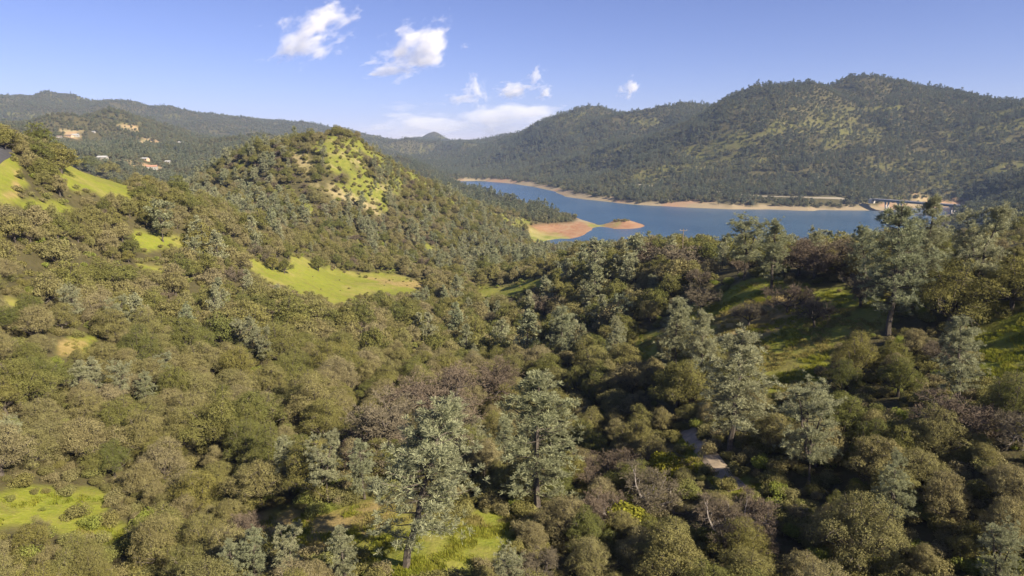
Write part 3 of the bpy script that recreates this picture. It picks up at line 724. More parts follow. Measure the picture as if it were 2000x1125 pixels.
for (px, t, b, v, wd, lb) in [
 (800,742,905,0,1.5,"wide grey-brown leafless oak spreading in the centre, its twigs a pale haze"),
 (860,705,840,1,1.4,"leafless oak behind the wide grey-brown one, near the centre of the wood"),
 (735,790,905,2,1.4,"leafless oak at the left side of the wide grey-brown one"),
 (940,678,800,0,1.3,"dark brown leafless oak at the upper right end of the bare group in the centre"),
 (1462,566,638,2,1.0,"small dark leafless oak alone on the shaded grass slope, below the wide round pine"),
 (1537,540,612,1,1.1,"two-stemmed leafless oak on the grass slope, right of the small dark one"),
 (1368,530,612,2,1.1,"dark leafless oak at the left edge of the grass slope"),
 (1590,448,545,0,1.4,"large brown leafless oak on the ridge crest between two pines, lake behind"),
 (1560,462,538,1,1.2,"brown leafless oak next to the narrow ridge pine, its left neighbour"),
 (1650,452,535,1,1.4,"wide brown leafless oak on the crest, left of the tallest grey pine"),
 (1300,465,530,2,1.4,"brown leafless thicket oak on the ridge, in front of the lake"),
 (1275,462,528,0,1.3,"leafless oak just right of the broad pale ridge pine"),
 (1340,460,530,1,1.3,"leafless oak on the ridge beside the power pole"),
 (1590,560,640,0,.9,"leaning leafless oak at the top of the shaded grass slope"),
 (480,985,1060,0,1.0,"pinkish-brown leafless shrubby oak on the left edge of the dry grass clearing"),
 (1410,955,1070,3,1.1,"pale-branched leafless oak in the dark lower right wood, below the track"),
 (1470,945,1060,3,1.0,"pale-branched leafless oak, right-hand neighbour of the one below the track"),
 (1270,890,1010,3,1.1,"leafless oak with white limbs left of the dirt track"),
 (1180,930,1040,3,1.0,"leafless oak with white limbs right of the tall pale grey pine"),
 (1680,500,600,2,.9,"grey leafless oak at the foot of the tallest grey pine")]:
    H_('bare', px, t, b, v, wd, lb)
for (px, t, b, v, wd, lb) in [
 (40,338,350,0,1.5,"single round green oak bush on the bright grass at the left edge"),
 (120,288,338,2,1.5,"large dark oak with a rounded crown at the left end of the upper meadow"),
 (55,262,300,1,1.5,"olive oak beside the bend of the paved lane"),
 (10,245,292,0,1.3,"dark green oak at the far left on the skyline behind the lane"),
 (215,312,345,1,1.6,"low orange-tinged oak on the top edge of the upper meadow"),
 (175,303,335,3,1.2,"small orange-brown oak at the top edge of the meadow, by the large dark oak"),
 (285,358,395,0,1.4,"dark oak at the right tip of the upper meadow"),
 (622,498,530,3,1.0,"lone oak standing on the middle meadow"),
 (532,500,528,2,0.9,"small grey oak on the left part of the middle meadow"),
 (556,502,534,1,1.0,"round oak next to the small grey one on the middle meadow"),
 (1850,525,640,2,1.3,"dark green oak on the right ridge, with the bright slope below it"),
 (1975,500,605,0,1.3,"big yellow-green oak at the right edge of the ridge"),
 (1925,508,590,3,1.3,"sunlit yellow-green oak left of the big one at the right edge"),
 (1600,455,500,1,1.3,"rounded green oak on the crest between leafless brown oaks"),
 (30,590,650,1,1.2,"green oak near the left edge by the small yellow grass gap")]:
    H_('live', px, t, b, v, wd, lb)
for k, px_ in enumerate((1194,1201,1208,1214,1221,1228)): H_('oak', px_, 427 + (k % 2), 431 + (k * 5) % 3, k % 6, 1.6, "dark scrubby oak on the small islet at the end of the muddy spit")
H_('yellow', 1240, 990, 1045, 0, 1.5, "bright yellow-green shrub in the dark wood of the lower centre")
H_('yellow', 1310, 880, 935, 0, 1.1, "yellow-green shrub beside the dirt track")
H_('yellow', 1295, 920, 960, 0, 1.0, "small yellow-green shrub below the one beside the track")
H_('shrub', 150, 987, 1008, 0, 1.9, "grey-purple thicket mound on the lower left meadow")
H_('shrub', 215, 1000, 1024, 1, 1.4, "round grey-brown shrub at the right end of the lower left meadow")
n_hero = len(TREES)
HXY = np.array([(t['x'], t['y']) for t in TREES])

HOUSES = [(148,266,16,10,4,'roof_w','white_wall',"brightest white-roofed house, highest of the houses on the middle hills",.2),
 (135,267,20,9,3.5,'roof_b','tan_wall',"long brown-roofed house just left of the brightest white-roofed one",-.2),
 (116,269,12,8,3.5,'roof_b','white_wall',"small brown-roofed house at the left end of the row on the middle hills",.4),
 (183,259,7,6,3,'roof_w','white_wall',"tiny white shed right of and above the brightest white-roofed house",0),
 (201,311,15,9,4,'roof_w','white_wall',"white house showing just over the trees of the upper meadow",.1),
 (284,313,13,8,3.5,'roof_w','tan_wall',"pale-roofed tan house above and left of the lowest house",-.3),
 (297,330,17,10,4.5,'roof_r','white_wall',"lowest house on the middle hills, white walls and a tiled roof",.25),
 (328,318,9,7,3,'roof_w','white_wall',"small white-roofed house right of the tan house",.1),
 (355,280,18,8,3.5,'roof_w','white_wall',"long pale building alone at the right of the middle hills",.1)]
HP = [p for p in (hit(h_[0], h_[1], 900) for h_ in HOUSES) if p]
BRIDGE_ENDS = [lake_pt(1706, 388, 21.0), lake_pt(1896, 402.3, 21.0)]
ROADF = [p for p in (hit(*p, 1200) for p in ((1240,360),(1300,366),(1350,369),(1400,374),(1450,381),(1520,384),(1580,386),(1640,387))) if p]
def spacing(r): return np.where(r < 120, 5.3, np.where(r < 450, 6.0, np.where(r < 1100, 6.1 + (r - 450) * .0018, np.where(r < 2600, 7.0 + (r - 1100) * .0010, 8.5 + (r - 2600) * .0022))))
xs, ys = [], []
r = 34.0
while r < 6600:
    s = float(spacing(np.array(r))); a0, a1 = math.radians(-44), math.radians(48 if r > 220 else 66)
    n = int((a1 - a0) * r / s) + 1
    a = a0 + (np.arange(n) + rng.uniform(-.42, .42, n)) * s / r; rr = r + rng.uniform(-.42, .42, n) * s
    xs.append(rr * np.sin(a)); ys.append(rr * np.cos(a)); r += s
xs = np.concatenate(xs); ys = np.concatenate(ys); rs = np.hypot(xs, ys); zs = ground(xs, ys)
px, py = project(xs, ys, zs); inview = (px > -60) & (px < 2060) & (py > 0) & (py < 1290)
md = lookup(MD, xs, ys); kn = lookup(KN, xs, ys); fo_ = lookup(FO, xs, ys); fb_ = lookup(FB, xs, ys); sd_ = lookup(SD, xs, ys); sp_ = lookup(spit, xs, ys)
shr = lookup(shore, xs, ys); fr = far_open(xs, ys); u = rng.uniform(size=len(xs))
keep = (md < np.where(rs < 300, -.62, -.3)) & (sd_ > 3) & (shr < .3) & (zs > 2) & (sp_ < .35)
keep &= ~((px > 1650) & (py > 560) & (py < 860) & (rs < 240) & (u < .30))
keep &= ~((px > 1280) & (px < 2050) & (py > 480) & (py < 600) & (rs < 260) & (u < .34))
keep &= ~((rs > 1200) & (vnoise(xs / 70, ys / 70, 181) * .6 + vnoise(xs / 26, ys / 26, 182) * .4 < .36) & (u < .5))
keep &= ~((kn > .05) & (u < .45)); keep &= ~((rs > 1080) & (rs < 3000) & (px < 640) & (fr > .02) & (u < .55))
keep &= ~((fo_ > 0.0) & (u < .45)); keep &= ~((fb_ > .25) & (u < .8)); keep &= ~((fr > .33) & (u < .55) & (rs > 1300))
keep &= ~((vnoise(xs / 14, ys / 14, 171) < .15) & (rs < 700) & (rs > 150) & (u < .8))
d2 = np.full(len(xs), 1e9)
near_ = rs < 700
for k in range(n_hero):
    rad = 0.24 * TREES[k]['h'] if TREES[k]['kind'] == 'pine' else .5 * min(TREES[k]['h'], 8)
    dd = np.hypot(xs[near_] - HXY[k, 0], ys[near_] - HXY[k, 1]); kk = keep[near_]; kk &= dd > rad; keep[near_] = kk
for p_, q_ in zip(ROADF[:-1], ROADF[1:]):
    ex, ey = q_[0] - p_[0], q_[1] - p_[1]; t_ = np.clip(((xs - p_[0]) * ex + (ys - p_[1]) * ey) / (ex * ex + ey * ey), 0, 1)
    keep &= ~((np.hypot(xs - p_[0] - t_ * ex, ys - p_[1] - t_ * ey) < 9) | (np.hypot(xs * 1.012 - p_[0] - t_ * ex, ys * 1.012 - p_[1] - t_ * ey) < 9))
for (hx_, hy_, hz_) in HP:
    L_ = math.hypot(hx_, hy_); ux_, uy_ = hx_ / L_, hy_ / L_; al = (xs - hx_) * ux_ + (ys - hy_) * uy_; ac = (xs - hx_) * -uy_ + (ys - hy_) * ux_
    keep &= ~((al > -75) & (al < 12) & (np.abs(ac) < 15))
(b0x, b0y), (b1x, b1y) = BRIDGE_ENDS; bL = math.hypot(b1x - b0x, b1y - b0y)
al = ((xs - b0x) * (b1x - b0x) + (ys - b0y) * (b1y - b0y)) / bL; ac = (-(xs - b0x) * (b1y - b0y) + (ys - b0y) * (b1x - b0x)) / bL
keep &= ~((al > -12) & (al < bL + 8) & (ac > -110) & (ac < 12) & (rs > 1150))
# keep the sight lines to the clearings and the hero trees on them open: nothing tall right in front of a grass patch
gx, gy = xs * .93, ys * .93; gx2, gy2 = xs * .88, ys * .88
shows = seen(xs, ys, zs + 11.0)
keep &= shows & (inview | ((rs < 230) & (px > -300) & (u > .60)))
xs, ys, zs, rs, md, kn, fo_ = [q_[keep] for q_ in (xs, ys, zs, rs, md, kn, fo_)]
inview = inview[keep]; px = px[keep]; py = py[keep]
front_grass = (lookup(MD, xs / .93 * 1.0, ys / .93) > .1) & (rs < 500)
n = len(xs); u = rng.uniform(size=n); cl = fbm(xs / 38, ys / 38, 3, 151) * .5 + .5; azs = np.arctan2(xs, ys)
# share of pines by place: few on the left slope, more on the right ridge, the knoll's shaded flank and the mountain
pp = np.where(rs < 1000, .050 + .02 * (azs > 0), .36)
pp = np.where((rs > 430) & (rs < 1000), np.where(px < 540, .45, .20), pp)
pp = np.where((rs < 420) & (px > 1150) & (px < 1800), .085, pp)
pp = np.where((rs > 1900) & (px < 800), .12, pp)
pp = np.where((rs > 230) & (rs < 450) & (px < 340), 0, pp)
pp = np.where((rs < 150) & (px < 1250), 0.0, np.where(rs < 150, .015, pp))
pp = np.where((px > 590) & (px < 730) & (py < 295) & (rs < 900), 0, pp)
pp = pp * (.35 + 1.3 * smooth(.35, .65, cl))
cb = fbm(xs / 30 + 9, ys / 30, 3, 161) * .5 + .5
pb = np.where(rs < 450, .07 * smooth(.45, .65, cb) * 2, np.where(rs < 900, .14, 0)); pb = np.where((px > 1230) & (px < 1900) & (py < 560) & (rs < 400), .27, pb)
pl = np.where(rs < 1000, .24, .0); pl = np.where((px > 1100) & (rs < 450), .30, pl)
kinds = np.where(u < pp, 0, np.where(u < pp + pb, 1, np.where(u < pp + pb + pl, 2, 3)))
KN_ = ['pine', 'bare', 'live', 'oak']
hs = rng.normal(size=n)
LAKE_VIEW = [(895,357),(985,360),(1060,372),(1105,387),(1240,402),(1430,412),(1600,415),(1740,410),(1736,418),(1690,453),(1640,452),(1600,447),(1530,460),(1330,456),
             (1290,466),(1262,450),(1200,470),(1130,472),(1060,472),(1036,460),(1034,442),(1120,438),(1118,428),(1000,383),(940,374)]
HH = np.zeros(n)
for k in range(n):
    kd = KN_[kinds[k]]; r_ = rs[k]
    if kd == 'pine': h = 11.5 + 2.8 * hs[k] if r_ < 1000 else 10.5 + 2.4 * hs[k]; h = max(6, min(18, h))
    elif kd == 'bare': h = max(4, 6.3 + 1.1 * hs[k])
    elif kd == 'live': h = max(3.6, 7.0 + 1.8 * hs[k])
    else: h = max(3.0, 6.1 + 1.6 * hs[k])
    if r_ < 120 and kd in ('oak', 'live'): h *= .80
    if kn[k] > .05: h *= .55
    if r_ > 1100: h *= .75 + .75 * cl[k]
    if r_ > 2600: h *= 1.15
    HH[k] = h
VIEWS = [(rr_[1], p_) for rr_, p_ in MEADOW] + [(1120, LAKE_VIEW), (420, [(1140,380),(1800,380),(1800,452),(1140,452)]), (300, [(1780,380),(2100,380),(2100,470),(1780,470)])]
for rmx, p_ in VIEWS:
    for it in range(9):
        sc_ = F / rs; bad = np.zeros(n, bool)
        for fx, fz in ((0, 1.0), (0, .7), (.28, .8), (-.28, .8), (.5, .5), (-.5, .5)):
            bad |= inpoly(px + fx * HH * sc_, py - fz * HH * sc_, p_) > 2
        bad &= (rs < rmx)
        if not bad.any(): break
        HH[bad] *= .82
HH[HH < 1.9] = 0
for k in range(n):
    kd = KN_[kinds[k]]; h = HH[k]
    if h == 0: continue
    TREES.append(dict(kind=kd, x=float(xs[k]), y=float(ys[k]), z=float(zs[k]), h=float(h), wide=float(rng.uniform(.85, 1.22)), rot=float(rng.uniform(0, 6.28)), i=int(rng.integers(NV[kd])),
                      label=None, hero=False, vis=bool(inview[k]), px=float(px[k]), py=float(py[k])))
print("trees", len(TREES), "hero", n_hero)

# ------------------------------------------------------------------ individuals and masses
def band(t, r):
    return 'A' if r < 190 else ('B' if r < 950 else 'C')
def scl(t):
    s = t['h'] / NOM[t['kind']]
    wd = s * t['wide'] * (1.0 if t['kind'] == 'pine' else .97)
    return (wd, wd, s)
KNAME = dict(pine='pine_tree', bare='bare_oak_tree', live='live_oak_tree', oak='oak_tree', shrub='shrub', yellow='shrub')
KCAT = dict(pine='pine tree', bare='leafless tree', live='oak tree', oak='oak tree', shrub='shrub', yellow='shrub')
GROUP = dict(pine='grey pines scattered through the woods', bare='leafless oaks in the woods', live='green live oaks in the woods', oak='olive oaks covering the slopes', shrub='shrubs in the clearings', yellow='yellow shrubs')
LOOK = dict(pine='grey-green pine', bare='brown leafless oak', live='green live oak', oak='olive-brown oak')
def where(t):
    x, y = t['px'], t['py']
    if x > 1200 and y < 560: return "on the crest " + ("left of the power pole" if x < 1335 else "between the power pole and the wide round pine" if x < 1455 else "between the wide round pine and tallest pine" if x < 1735 else "right of the tallest pine")
    if x > 1650: return "around the bright grass at the right edge" if y < 900 else "in the dark wood of the bottom right corner"
    if x > 1250: return "round the shaded slope and the dirt track"
    if x > 950: return "between the dirt track and the cove" if y < 900 else "in the wood right of the shaded lawn at the bottom"
    if x > 450: return "between the middle meadow and the bottom clearing" if y > 590 else "at the foot of the knoll behind the meadow"
    if y > 900: return "in the wood around the lower left meadow"
    if y > 560: return "in the dense wood covering the middle of the left slope"
    return "in the wood on the upper left slope below the upper meadow"
ANCH = [(1095,455,"the muddy spit"),(650,255,"the knoll's summit"),(700,350,"the knoll's grassy face"),(1270,458,"the near edge of the lake"),(826,560,"the right tip of the middle meadow"),(1600,430,"the lake's wide near bay"),(420,330,"the knoll's wooded left end"),(90,310,"the bend of the paved lane"),(30,600,"the tiny yellow grass gap"),(540,520,"the left tip of the middle meadow"),(900,400,"the knoll's long right shoulder"),(850,940,"the big leaning pine"),(1045,870,"the tall pale pine behind the shaded lawn"),(1420,770,"the broad pine above the dirt track"),(1318,660,"the slim pale pine by the small grass gap"),
 (1578,850,"the round-headed pale pine below the slope"),(1735,520,"the tallest pine on the right ridge"),(1455,480,"the wide round pine on the crest"),(1872,690,"the silver pine beside the bright grass"),
 (1100,650,"the lone lit pine in the gully wood"),(886,630,"the thin pale pine in mid-wood"),(376,630,"the pale forked pine on the left slope"),(150,600,"the round grey pine above the bare patch"),
 (250,620,"the touching pair of pines on the left"),(640,915,"the two-topped pine by the clearing"),(26,855,"the pale round pine at the left edge"),(318,430,"the big round silver pine"),
 (500,1080,"the young pine pair at the bottom edge"),(1238,505,"the broad pale pine before the lake"),(1163,560,"the pale pine over the dark gully"),(238,745,"the group of six pines"),
 (1942,1080,"the bushy pine in the bottom right corner"),(800,820,"the wide leafless oak"),(1240,1015,"the bright yellow-green shrub"),(120,990,"the lower left meadow"),(600,1030,"the dry grass clearing"),
 (650,545,"the middle meadow"),(190,355,"the upper meadow"),(1380,890,"the dirt track"),(1500,640,"the shaded grass slope"),(1940,650,"the bright grass at the right edge"),(145,678,"the bare earth patch"),(960,575,"the narrow grass strip by the creek")]
RANK = {}
def near_label(t):
    x, y = t['px'], t['py'] - t['h'] * F / math.hypot(t['x'], t['y']) * .5
    best = min(ANCH, key=lambda a_: math.hypot(a_[0] - x, a_[1] - y)); d = math.hypot(best[0] - x, best[1] - y)
    if d > 210: return None
    dx, dy = x - best[0], y - best[1]
    dr = ("right of" if dx > 0 else "left of") if abs(dx) > abs(dy) else ("below" if dy > 0 else "above")
    k = (t['kind'], best[2], dr); RANK.setdefault(k, []).append((d, t)); return k
def place(t):
    r_ = math.hypot(t['x'], t['y']); b = band(t, r_)
    if b == 'C': b = 'B'
    if t['kind'] == 'yellow': b = 'A'
    mw, mc = PROTO[f"{t['kind']}{b}{t['i']}"]
    o = bpy.data.objects.new(KNAME[t['kind']], None); COL.objects.link(o); o.empty_display_size = .5
    o.location = (t['x'], t['y'], t['z']); o.scale = scl(t); gt = np.random.default_rng(int(t['rot'] * 1e4)); o.rotation_euler = (float(gt.normal() * .05), float(gt.normal() * .05), t['rot'])
    tr = bpy.data.objects.new("trunk" if t['kind'] not in ('shrub', 'yellow') else "stem", mw); cr = bpy.data.objects.new("crown" if t['kind'] not in ('shrub', 'yellow') else "foliage", mc)
    for c in (tr, cr): c.parent = o; COL.objects.link(c)
    o['category'] = KCAT[t['kind']]; o['label'] = t['label'] or ("tall " if t['h'] > dict(pine=13, bare=7, live=7, oak=6.2).get(t['kind'], 3) else "low ") + f"{LOOK[t['kind']]} {where(t)}"; o['group'] = GROUP[t['kind']]
def size_px(t): return t['h'] * (1.0 if t['kind'] != 'pine' else .6) / math.hypot(t['x'], t['y'])
mass = []
for kd in ('pine', 'bare', 'live', 'oak', 'shrub', 'yellow'):
    lst = [t for t in TREES if t['kind'] == kd]
    he = [t for t in lst if t['hero']]; rest = [t for t in lst if not t['hero']]
    cand = [t for t in rest if t['vis'] and t['py'] < 1240 and seen(np.array(t['x']), np.array(t['y']), np.array(t['z'] + t['h'])) and math.hypot(t['x'], t['y']) < 700]
    cand.sort(key=size_px, reverse=True)
    pick = cand[:max(0, 296 - len(he))]; ids = set(id(t) for t in pick)
    for t in pick: near_label(t)
    for (kk_, an_, dr_), l_ in list(RANK.items()):
        if kk_ != kd: continue
        l_.sort(key=lambda q_: q_[0])
        for w_, (_, t) in zip(("nearest", "second", "third", "fourth", "fifth", "sixth", "seventh", "eighth", "ninth", "tenth"), l_): t['label'] = f"{LOOK[kd]}, {w_} one {dr_} {an_}"
    for t in he + pick: place(t)
    mass += [t for t in rest if id(t) not in ids]
print("mass", len(mass))

def instancer(name, label, items, keys):
    """one mass object: the listed plants set out on points"""
    lib = bpy.data.collections.new(name + "_kinds")
    for k, key in enumerate(keys):
        o = bpy.data.objects.new(f"{name}_{k:02d}", PROTO[key + "_one"]); lib.objects.link(o)
    order = {k: i for i, k in enumerate(keys)}
    n = len(items)
    me = bpy.data.meshes.new(name); me.vertices.add(n)
    me.vertices.foreach_set("co", np.array([(t['x'], t['y'], t['z']) for t in items], np.float32).ravel())
    for an, typ, arr in (("pick", 'INT', [order[t['key']] for t in items]), ("turn", 'FLOAT', [t['rot'] for t in items]), ("size", 'FLOAT_VECTOR', [t['s'] for t in items])):
        a = me.attributes.new(an, typ, 'POINT'); a.data.foreach_set("vector" if typ == 'FLOAT_VECTOR' else "value", np.array(arr, np.int32 if typ == 'INT' else np.float32).ravel())
    o = link(name, me, kind="stuff", label=label)
    ng = bpy.data.node_groups.new(name, 'GeometryNodeTree')
    ng.interface.new_socket("Geometry", in_out='INPUT', socket_type='NodeSocketGeometry'); ng.interface.new_socket("Geometry", in_out='OUTPUT', socket_type='NodeSocketGeometry')
    N = ng.nodes.new; gi = N("NodeGroupInput"); go = N("NodeGroupOutput")
    ci = N("GeometryNodeCollectionInfo"); ci.inputs[0].default_value = lib; ci.inputs["Separate Children"].default_value = True; ci.inputs["Reset Children"].default_value = True
    ip = N("GeometryNodeInstanceOnPoints"); ip.inputs["Pick Instance"].default_value = True
    def na(nm, ty): q_ = N("GeometryNodeInputNamedAttribute"); q_.data_type = ty; q_.inputs[0].default_value = nm; return q_.outputs[0]
    cx = N("ShaderNodeCombineXYZ"); L = ng.links.new
    L(na("turn", 'FLOAT'), cx.inputs[2]); L(gi.outputs[0], ip.inputs["Points"]); L(ci.outputs[0], ip.inputs["Instance"])
    L(na("pick", 'INT'), ip.inputs["Instance Index"]); L(cx.outputs[0], ip.inputs["Rotation"]); L(na("size", 'FLOAT_VECTOR'), ip.inputs["Scale"])
    L(ip.outputs[0], go.inputs[0])
    md_ = o.modifiers.new("plants", 'NODES'); md_.node_group = ng
    return o
for t in mass:
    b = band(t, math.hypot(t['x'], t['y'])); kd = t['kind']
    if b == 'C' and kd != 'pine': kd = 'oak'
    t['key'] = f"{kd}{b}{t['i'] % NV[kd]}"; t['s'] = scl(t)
def mass_of(name, label, sel):
    items = [t for t in mass if sel(t)]
    if items: instancer(name, label, items, sorted(set(t['key'] for t in items)))
mass_of("pine_forest", "grey-green pines thick over the far mountain and the knoll", lambda t: t['kind'] == 'pine')
mass_of("oak_woodland", "olive oak canopy running over the far slopes and hills", lambda t: t['kind'] in ('oak',))
mass_of("live_oak_woodland", "green live oaks scattered over the distant slopes", lambda t: t['kind'] == 'live')
mass_of("leafless_woodland", "brown leafless oaks scattered over the knoll", lambda t: t['kind'] == 'bare')

# undergrowth: low brush between the trees and on the open knoll
n = 24000
a = rng.uniform(math.radians(-42), math.radians(46), n); rr = 35 + 900 * rng.uniform(size=n) ** 1.1
ux, uy = rr * np.sin(a), rr * np.cos(a); uz = ground(ux, uy)
upx, upy = project(ux, uy, uz)
mdu = lookup(MD, ux, uy); knu = lookup(KN, ux, uy); u = rng.uniform(size=n)
ok = (upx > -80) & (upx < 2450) & (upy < 1200) & (lookup(SD, ux, uy) > 4) & (lookup(shore, ux, uy) < .3) & (lookup(spit, ux, uy) < .3) & seen(ux, uy, uz + 2.5)
ok &= (mdu < -.05) | ((mdu < .12) & (u < .35)) | (u < .05)
und = [dict(x=float(ux[k]), y=float(uy[k]), z=float(uz[k]), rot=float(rng.uniform(0, 6.28)), key=f"shrub{'A' if rr[k] < 200 else 'B'}{int(rng.integers(4))}",
            s=tuple(np.array([1, 1, .85]) * rng.uniform(.45, 1.25) * (.55 if mdu[k] > 0 else 1) * (rng.uniform(.7, 1.9) if knu[k] > 0 else 1))) for k in np.where(ok)[0]]
instancer("undergrowth", "low brush between the trees and over the open knoll", und, sorted(set(t['key'] for t in und)))

# rough grass standing in the near clearings
g = np.random.default_rng(5)
for k in range(2):
    tg = Geo(); b_ = np.repeat(g.uniform(-.45, .45, (60, 2)), 1, 0); v = []
    for (bx, by) in b_:
        a = g.uniform(0, 6.28); hh = g.uniform(.12, .34); wv = .035; le = g.uniform(0, .15, 2) - .07
        v += [(bx - wv*math.cos(a), by - wv*math.sin(a), -.05), (bx + wv*math.cos(a), by + wv*math.sin(a), -.05), (bx + le[0] + .008, by + le[1], hh), (bx + le[0] - .008, by + le[1], hh)]
    tg.quads(np.array(v)); PROTO[f"tuft{k}_one"] = tg.mesh(f"tuft{k}", [foliage(f"grass_blade{k}", [(0, (.20,.23,.03)), (1, (.30,.29,.05))] if k == 0 else [(0, (.33,.28,.11)), (1, (.27,.25,.07))], .35, .4)])
n = 60000; a = rng.uniform(math.radians(-42), math.radians(46), n); rr = 50 + 170 * rng.uniform(size=n) ** .7
ux, uy = rr * np.sin(a), rr * np.cos(a); uz = ground(ux, uy); mdu = lookup(MD, ux, uy)
dry = vnoise(ux / 8, uy / 8, 77)
ok = (mdu > rng.uniform(-.1, .3, n)) & (vnoise(ux / 3, uy / 3, 78) > .35)
tu = [dict(x=float(ux[k]), y=float(uy[k]), z=float(uz[k]), rot=float(rng.uniform(0, 6.28)), key=f"tuft{int(dry[k] > .55)}", s=(1.3, 1.3, float(rng.uniform(.7, 1.5)))) for k in np.where(ok)[0]]
instancer("grass", "rough grass standing in the near clearings", tu, ["tuft0", "tuft1"])

# ------------------------------------------------------------------ small man-made things
def box(bm_v, bm_f, c, sx, sy, sz, rot=0.0, tilt=0.0):
    """c = centre of the base"""
    n0 = len(bm_v); ca, sa = math.cos(rot), math.sin(rot)
    for zz in (0, sz):
        for dx, dy in ((-sx/2,-sy/2),(sx/2,-sy/2),(sx/2,sy/2),(-sx/2,sy/2)):
            bm_v.append((c[0] + dx*ca - dy*sa, c[1] + dx*sa + dy*ca, c[2] + zz + tilt*dx))
    for f in ((0,3,2,1),(4,5,6,7),(0,1,5,4),(1,2,6,5),(2,3,7,6),(3,0,4,7)): bm_f.append([n0 + i for i in f])
def poly_mesh(name, v, f, mat):
    me = bpy.data.meshes.new(name); me.from_pydata([tuple(p) for p in v], [], f); me.materials.append(mat); me.update(); return me
def part(name, v, f, mat, parent): return link(name, poly_mesh(name, v, f, mat), parent)
def empty(name, loc, label, cat, group=None, rot=0.0):
    o = bpy.data.objects.new(name, None); COL.objects.link(o); o.location = loc; o.rotation_euler = (0, 0, rot); o['label'] = label; o['category'] = cat
    if group: o['group'] = group
    return o
MAT['concrete'] = simple("concrete", (.42,.40,.37), .85, .8); MAT['steel'] = simple("weathered_steel", (.16,.15,.145), .7, .5)
MAT['white_wall'] = simple("pale_render", (.34,.32,.28), .8, .6, .1); MAT['tan_wall'] = simple("tan_render", (.50,.36,.24), .8, .6, .1)
MAT['roof_w'] = simple("pale_roof", (.36,.36,.35), .6, .4, .1); MAT['roof_b'] = simple("brown_roof", (.20,.15,.12), .8, .7, .2); MAT['roof_r'] = simple("tile_roof", (.36,.20,.13), .8, .7, .2)
MAT['glass'] = simple("window_glass", (.03,.04,.05), .15, 1, .1); MAT['asphalt'] = simple("asphalt", (.055,.055,.06), .9, .8, .2); MAT['gravel'] = simple("gravel_track", (.30,.24,.165), .95, .9, .25)
MAT['road_far'] = simple("road_cut", (.24,.21,.155), .95, .05, .2); MAT['wood'] = simple("weathered_wood", (.20,.16,.12), .9, 1.5, .25)

# bridge over the side arm
def at(px, py, z):
    x, y = lake_pt(px, py, z); return np.array([x, y, z])
bA, bB = at(1706, 388, 21.0), at(1896, 402.3, 21.0)
bl = float(np.linalg.norm((bB - bA)[:2])); brot = math.atan2(bB[1] - bA[1], bB[0] - bA[0])
br = empty("bridge", tuple(bA), "long grey road bridge on pale splayed piers across the lake's side arm", "bridge", None, brot)
v, f = [], []; box(v, f, (bl/2, 0, -0.5), bl, 11, .5); part("deck", v, f, MAT['concrete'], br)
for sy in (-4, -1.3, 1.3, 4):
    v, f = [], []; box(v, f, (bl/2, sy, -3.4), bl - 2, .5, 2.9); box(v, f, (bl/2, sy, -3.5), bl - 2, 1.0, .1); part("girder", v, f, MAT['steel'], br)
for sy in (-5.3, 5.3):
    v, f = [], []; box(v, f, (bl/2, sy, 0), bl, .25, .55); box(v, f, (bl/2, sy, .95), bl, .18, .14)
    for k in range(int(bl / 3)): box(v, f, (1.5 + k*3, sy, .55), .18, .18, .4)
    part("railing", v, f, MAT['concrete'], br)
for fr_ in (.16, .30, .58, .84):
    cx_ = bl * fr_; wx = bA[0] + math.cos(brot)*cx_; wy = bA[1] + math.sin(brot)*cx_; gz = float(ground(wx, wy)) - 21 - 2; gz = max(gz, -24)
    v, f = [], []
    for sgn in (-1, 1):     # two legs splayed into a V, tapering down
        n0 = len(v)
        for zz, xo, hw, hd in ((gz, sgn*.9, .8, 1.3), (-3.7, sgn*3.6, .7, 1.6)):
            for dx, dy in ((-hw,-hd),(hw,-hd),(hw,hd),(-hw,hd)): v.append((cx_ + xo + dx, dy, zz))
        for q_ in ((0,3,2,1),(4,5,6,7),(0,1,5,4),(1,2,6,5),(2,3,7,6),(3,0,4,7)): f.append([n0 + i for i in q_])
    box(v, f, (cx_, 0, -4.4), 9.2, 9.5, .75); box(v, f, (cx_, 0, gz - 1), 5, 6, 1.6)
    part("pier", v, f, MAT['concrete'], br)
for ex in (0, bl):
    v, f = [], []; box(v, f, (ex + (-3 if ex == 0 else 3), 0, -9), 5.8, 11.6, 8.4); part("abutment", v, f, MAT['concrete'], br)

# ribbons laid on the ground: the far road cut, the paved lane, the dirt track
def ribbon(name, pts, width, lift, mat, label, kind="structure", crown=0.0):
    pts = np.array(pts); seg = np.r_[0, np.cumsum(np.hypot(*np.diff(pts[:, :2], axis=0).T))]; n = max(12, int(seg[-1] / max(1.0, width * .35))); t = np.linspace(0, seg[-1], n)
    x = np.interp(t, seg, pts[:, 0]); y = np.interp(t, seg, pts[:, 1])
    ker = np.ones(9) / 9; xp = np.convolve(np.pad(x, 4, 'edge'), ker, 'valid'); yp = np.convolve(np.pad(y, 4, 'edge'), ker, 'valid')
    dx, dy = np.gradient(xp), np.gradient(yp); L_ = np.hypot(dx, dy) + 1e-9; nx, ny = -dy / L_, dx / L_
    v, f = [], []; m_ = 5
    for i in range(n):
        for j in range(m_):
            o_ = (j / (m_ - 1) - .5) * width; X, Y = xp[i] + nx[i]*o_, yp[i] + ny[i]*o_
            v.append((X, Y, float(ground(X, Y)) + lift * (1 if 0 < j < m_ - 1 else .3)))
    for i in range(n - 1):
        for j in range(m_ - 1): a_ = i*m_ + j; f.append([a_, a_ + 1, a_ + m_ + 1, a_ + m_])
    return link(name, poly_mesh(name, v, f, mat), kind=kind, label=label)
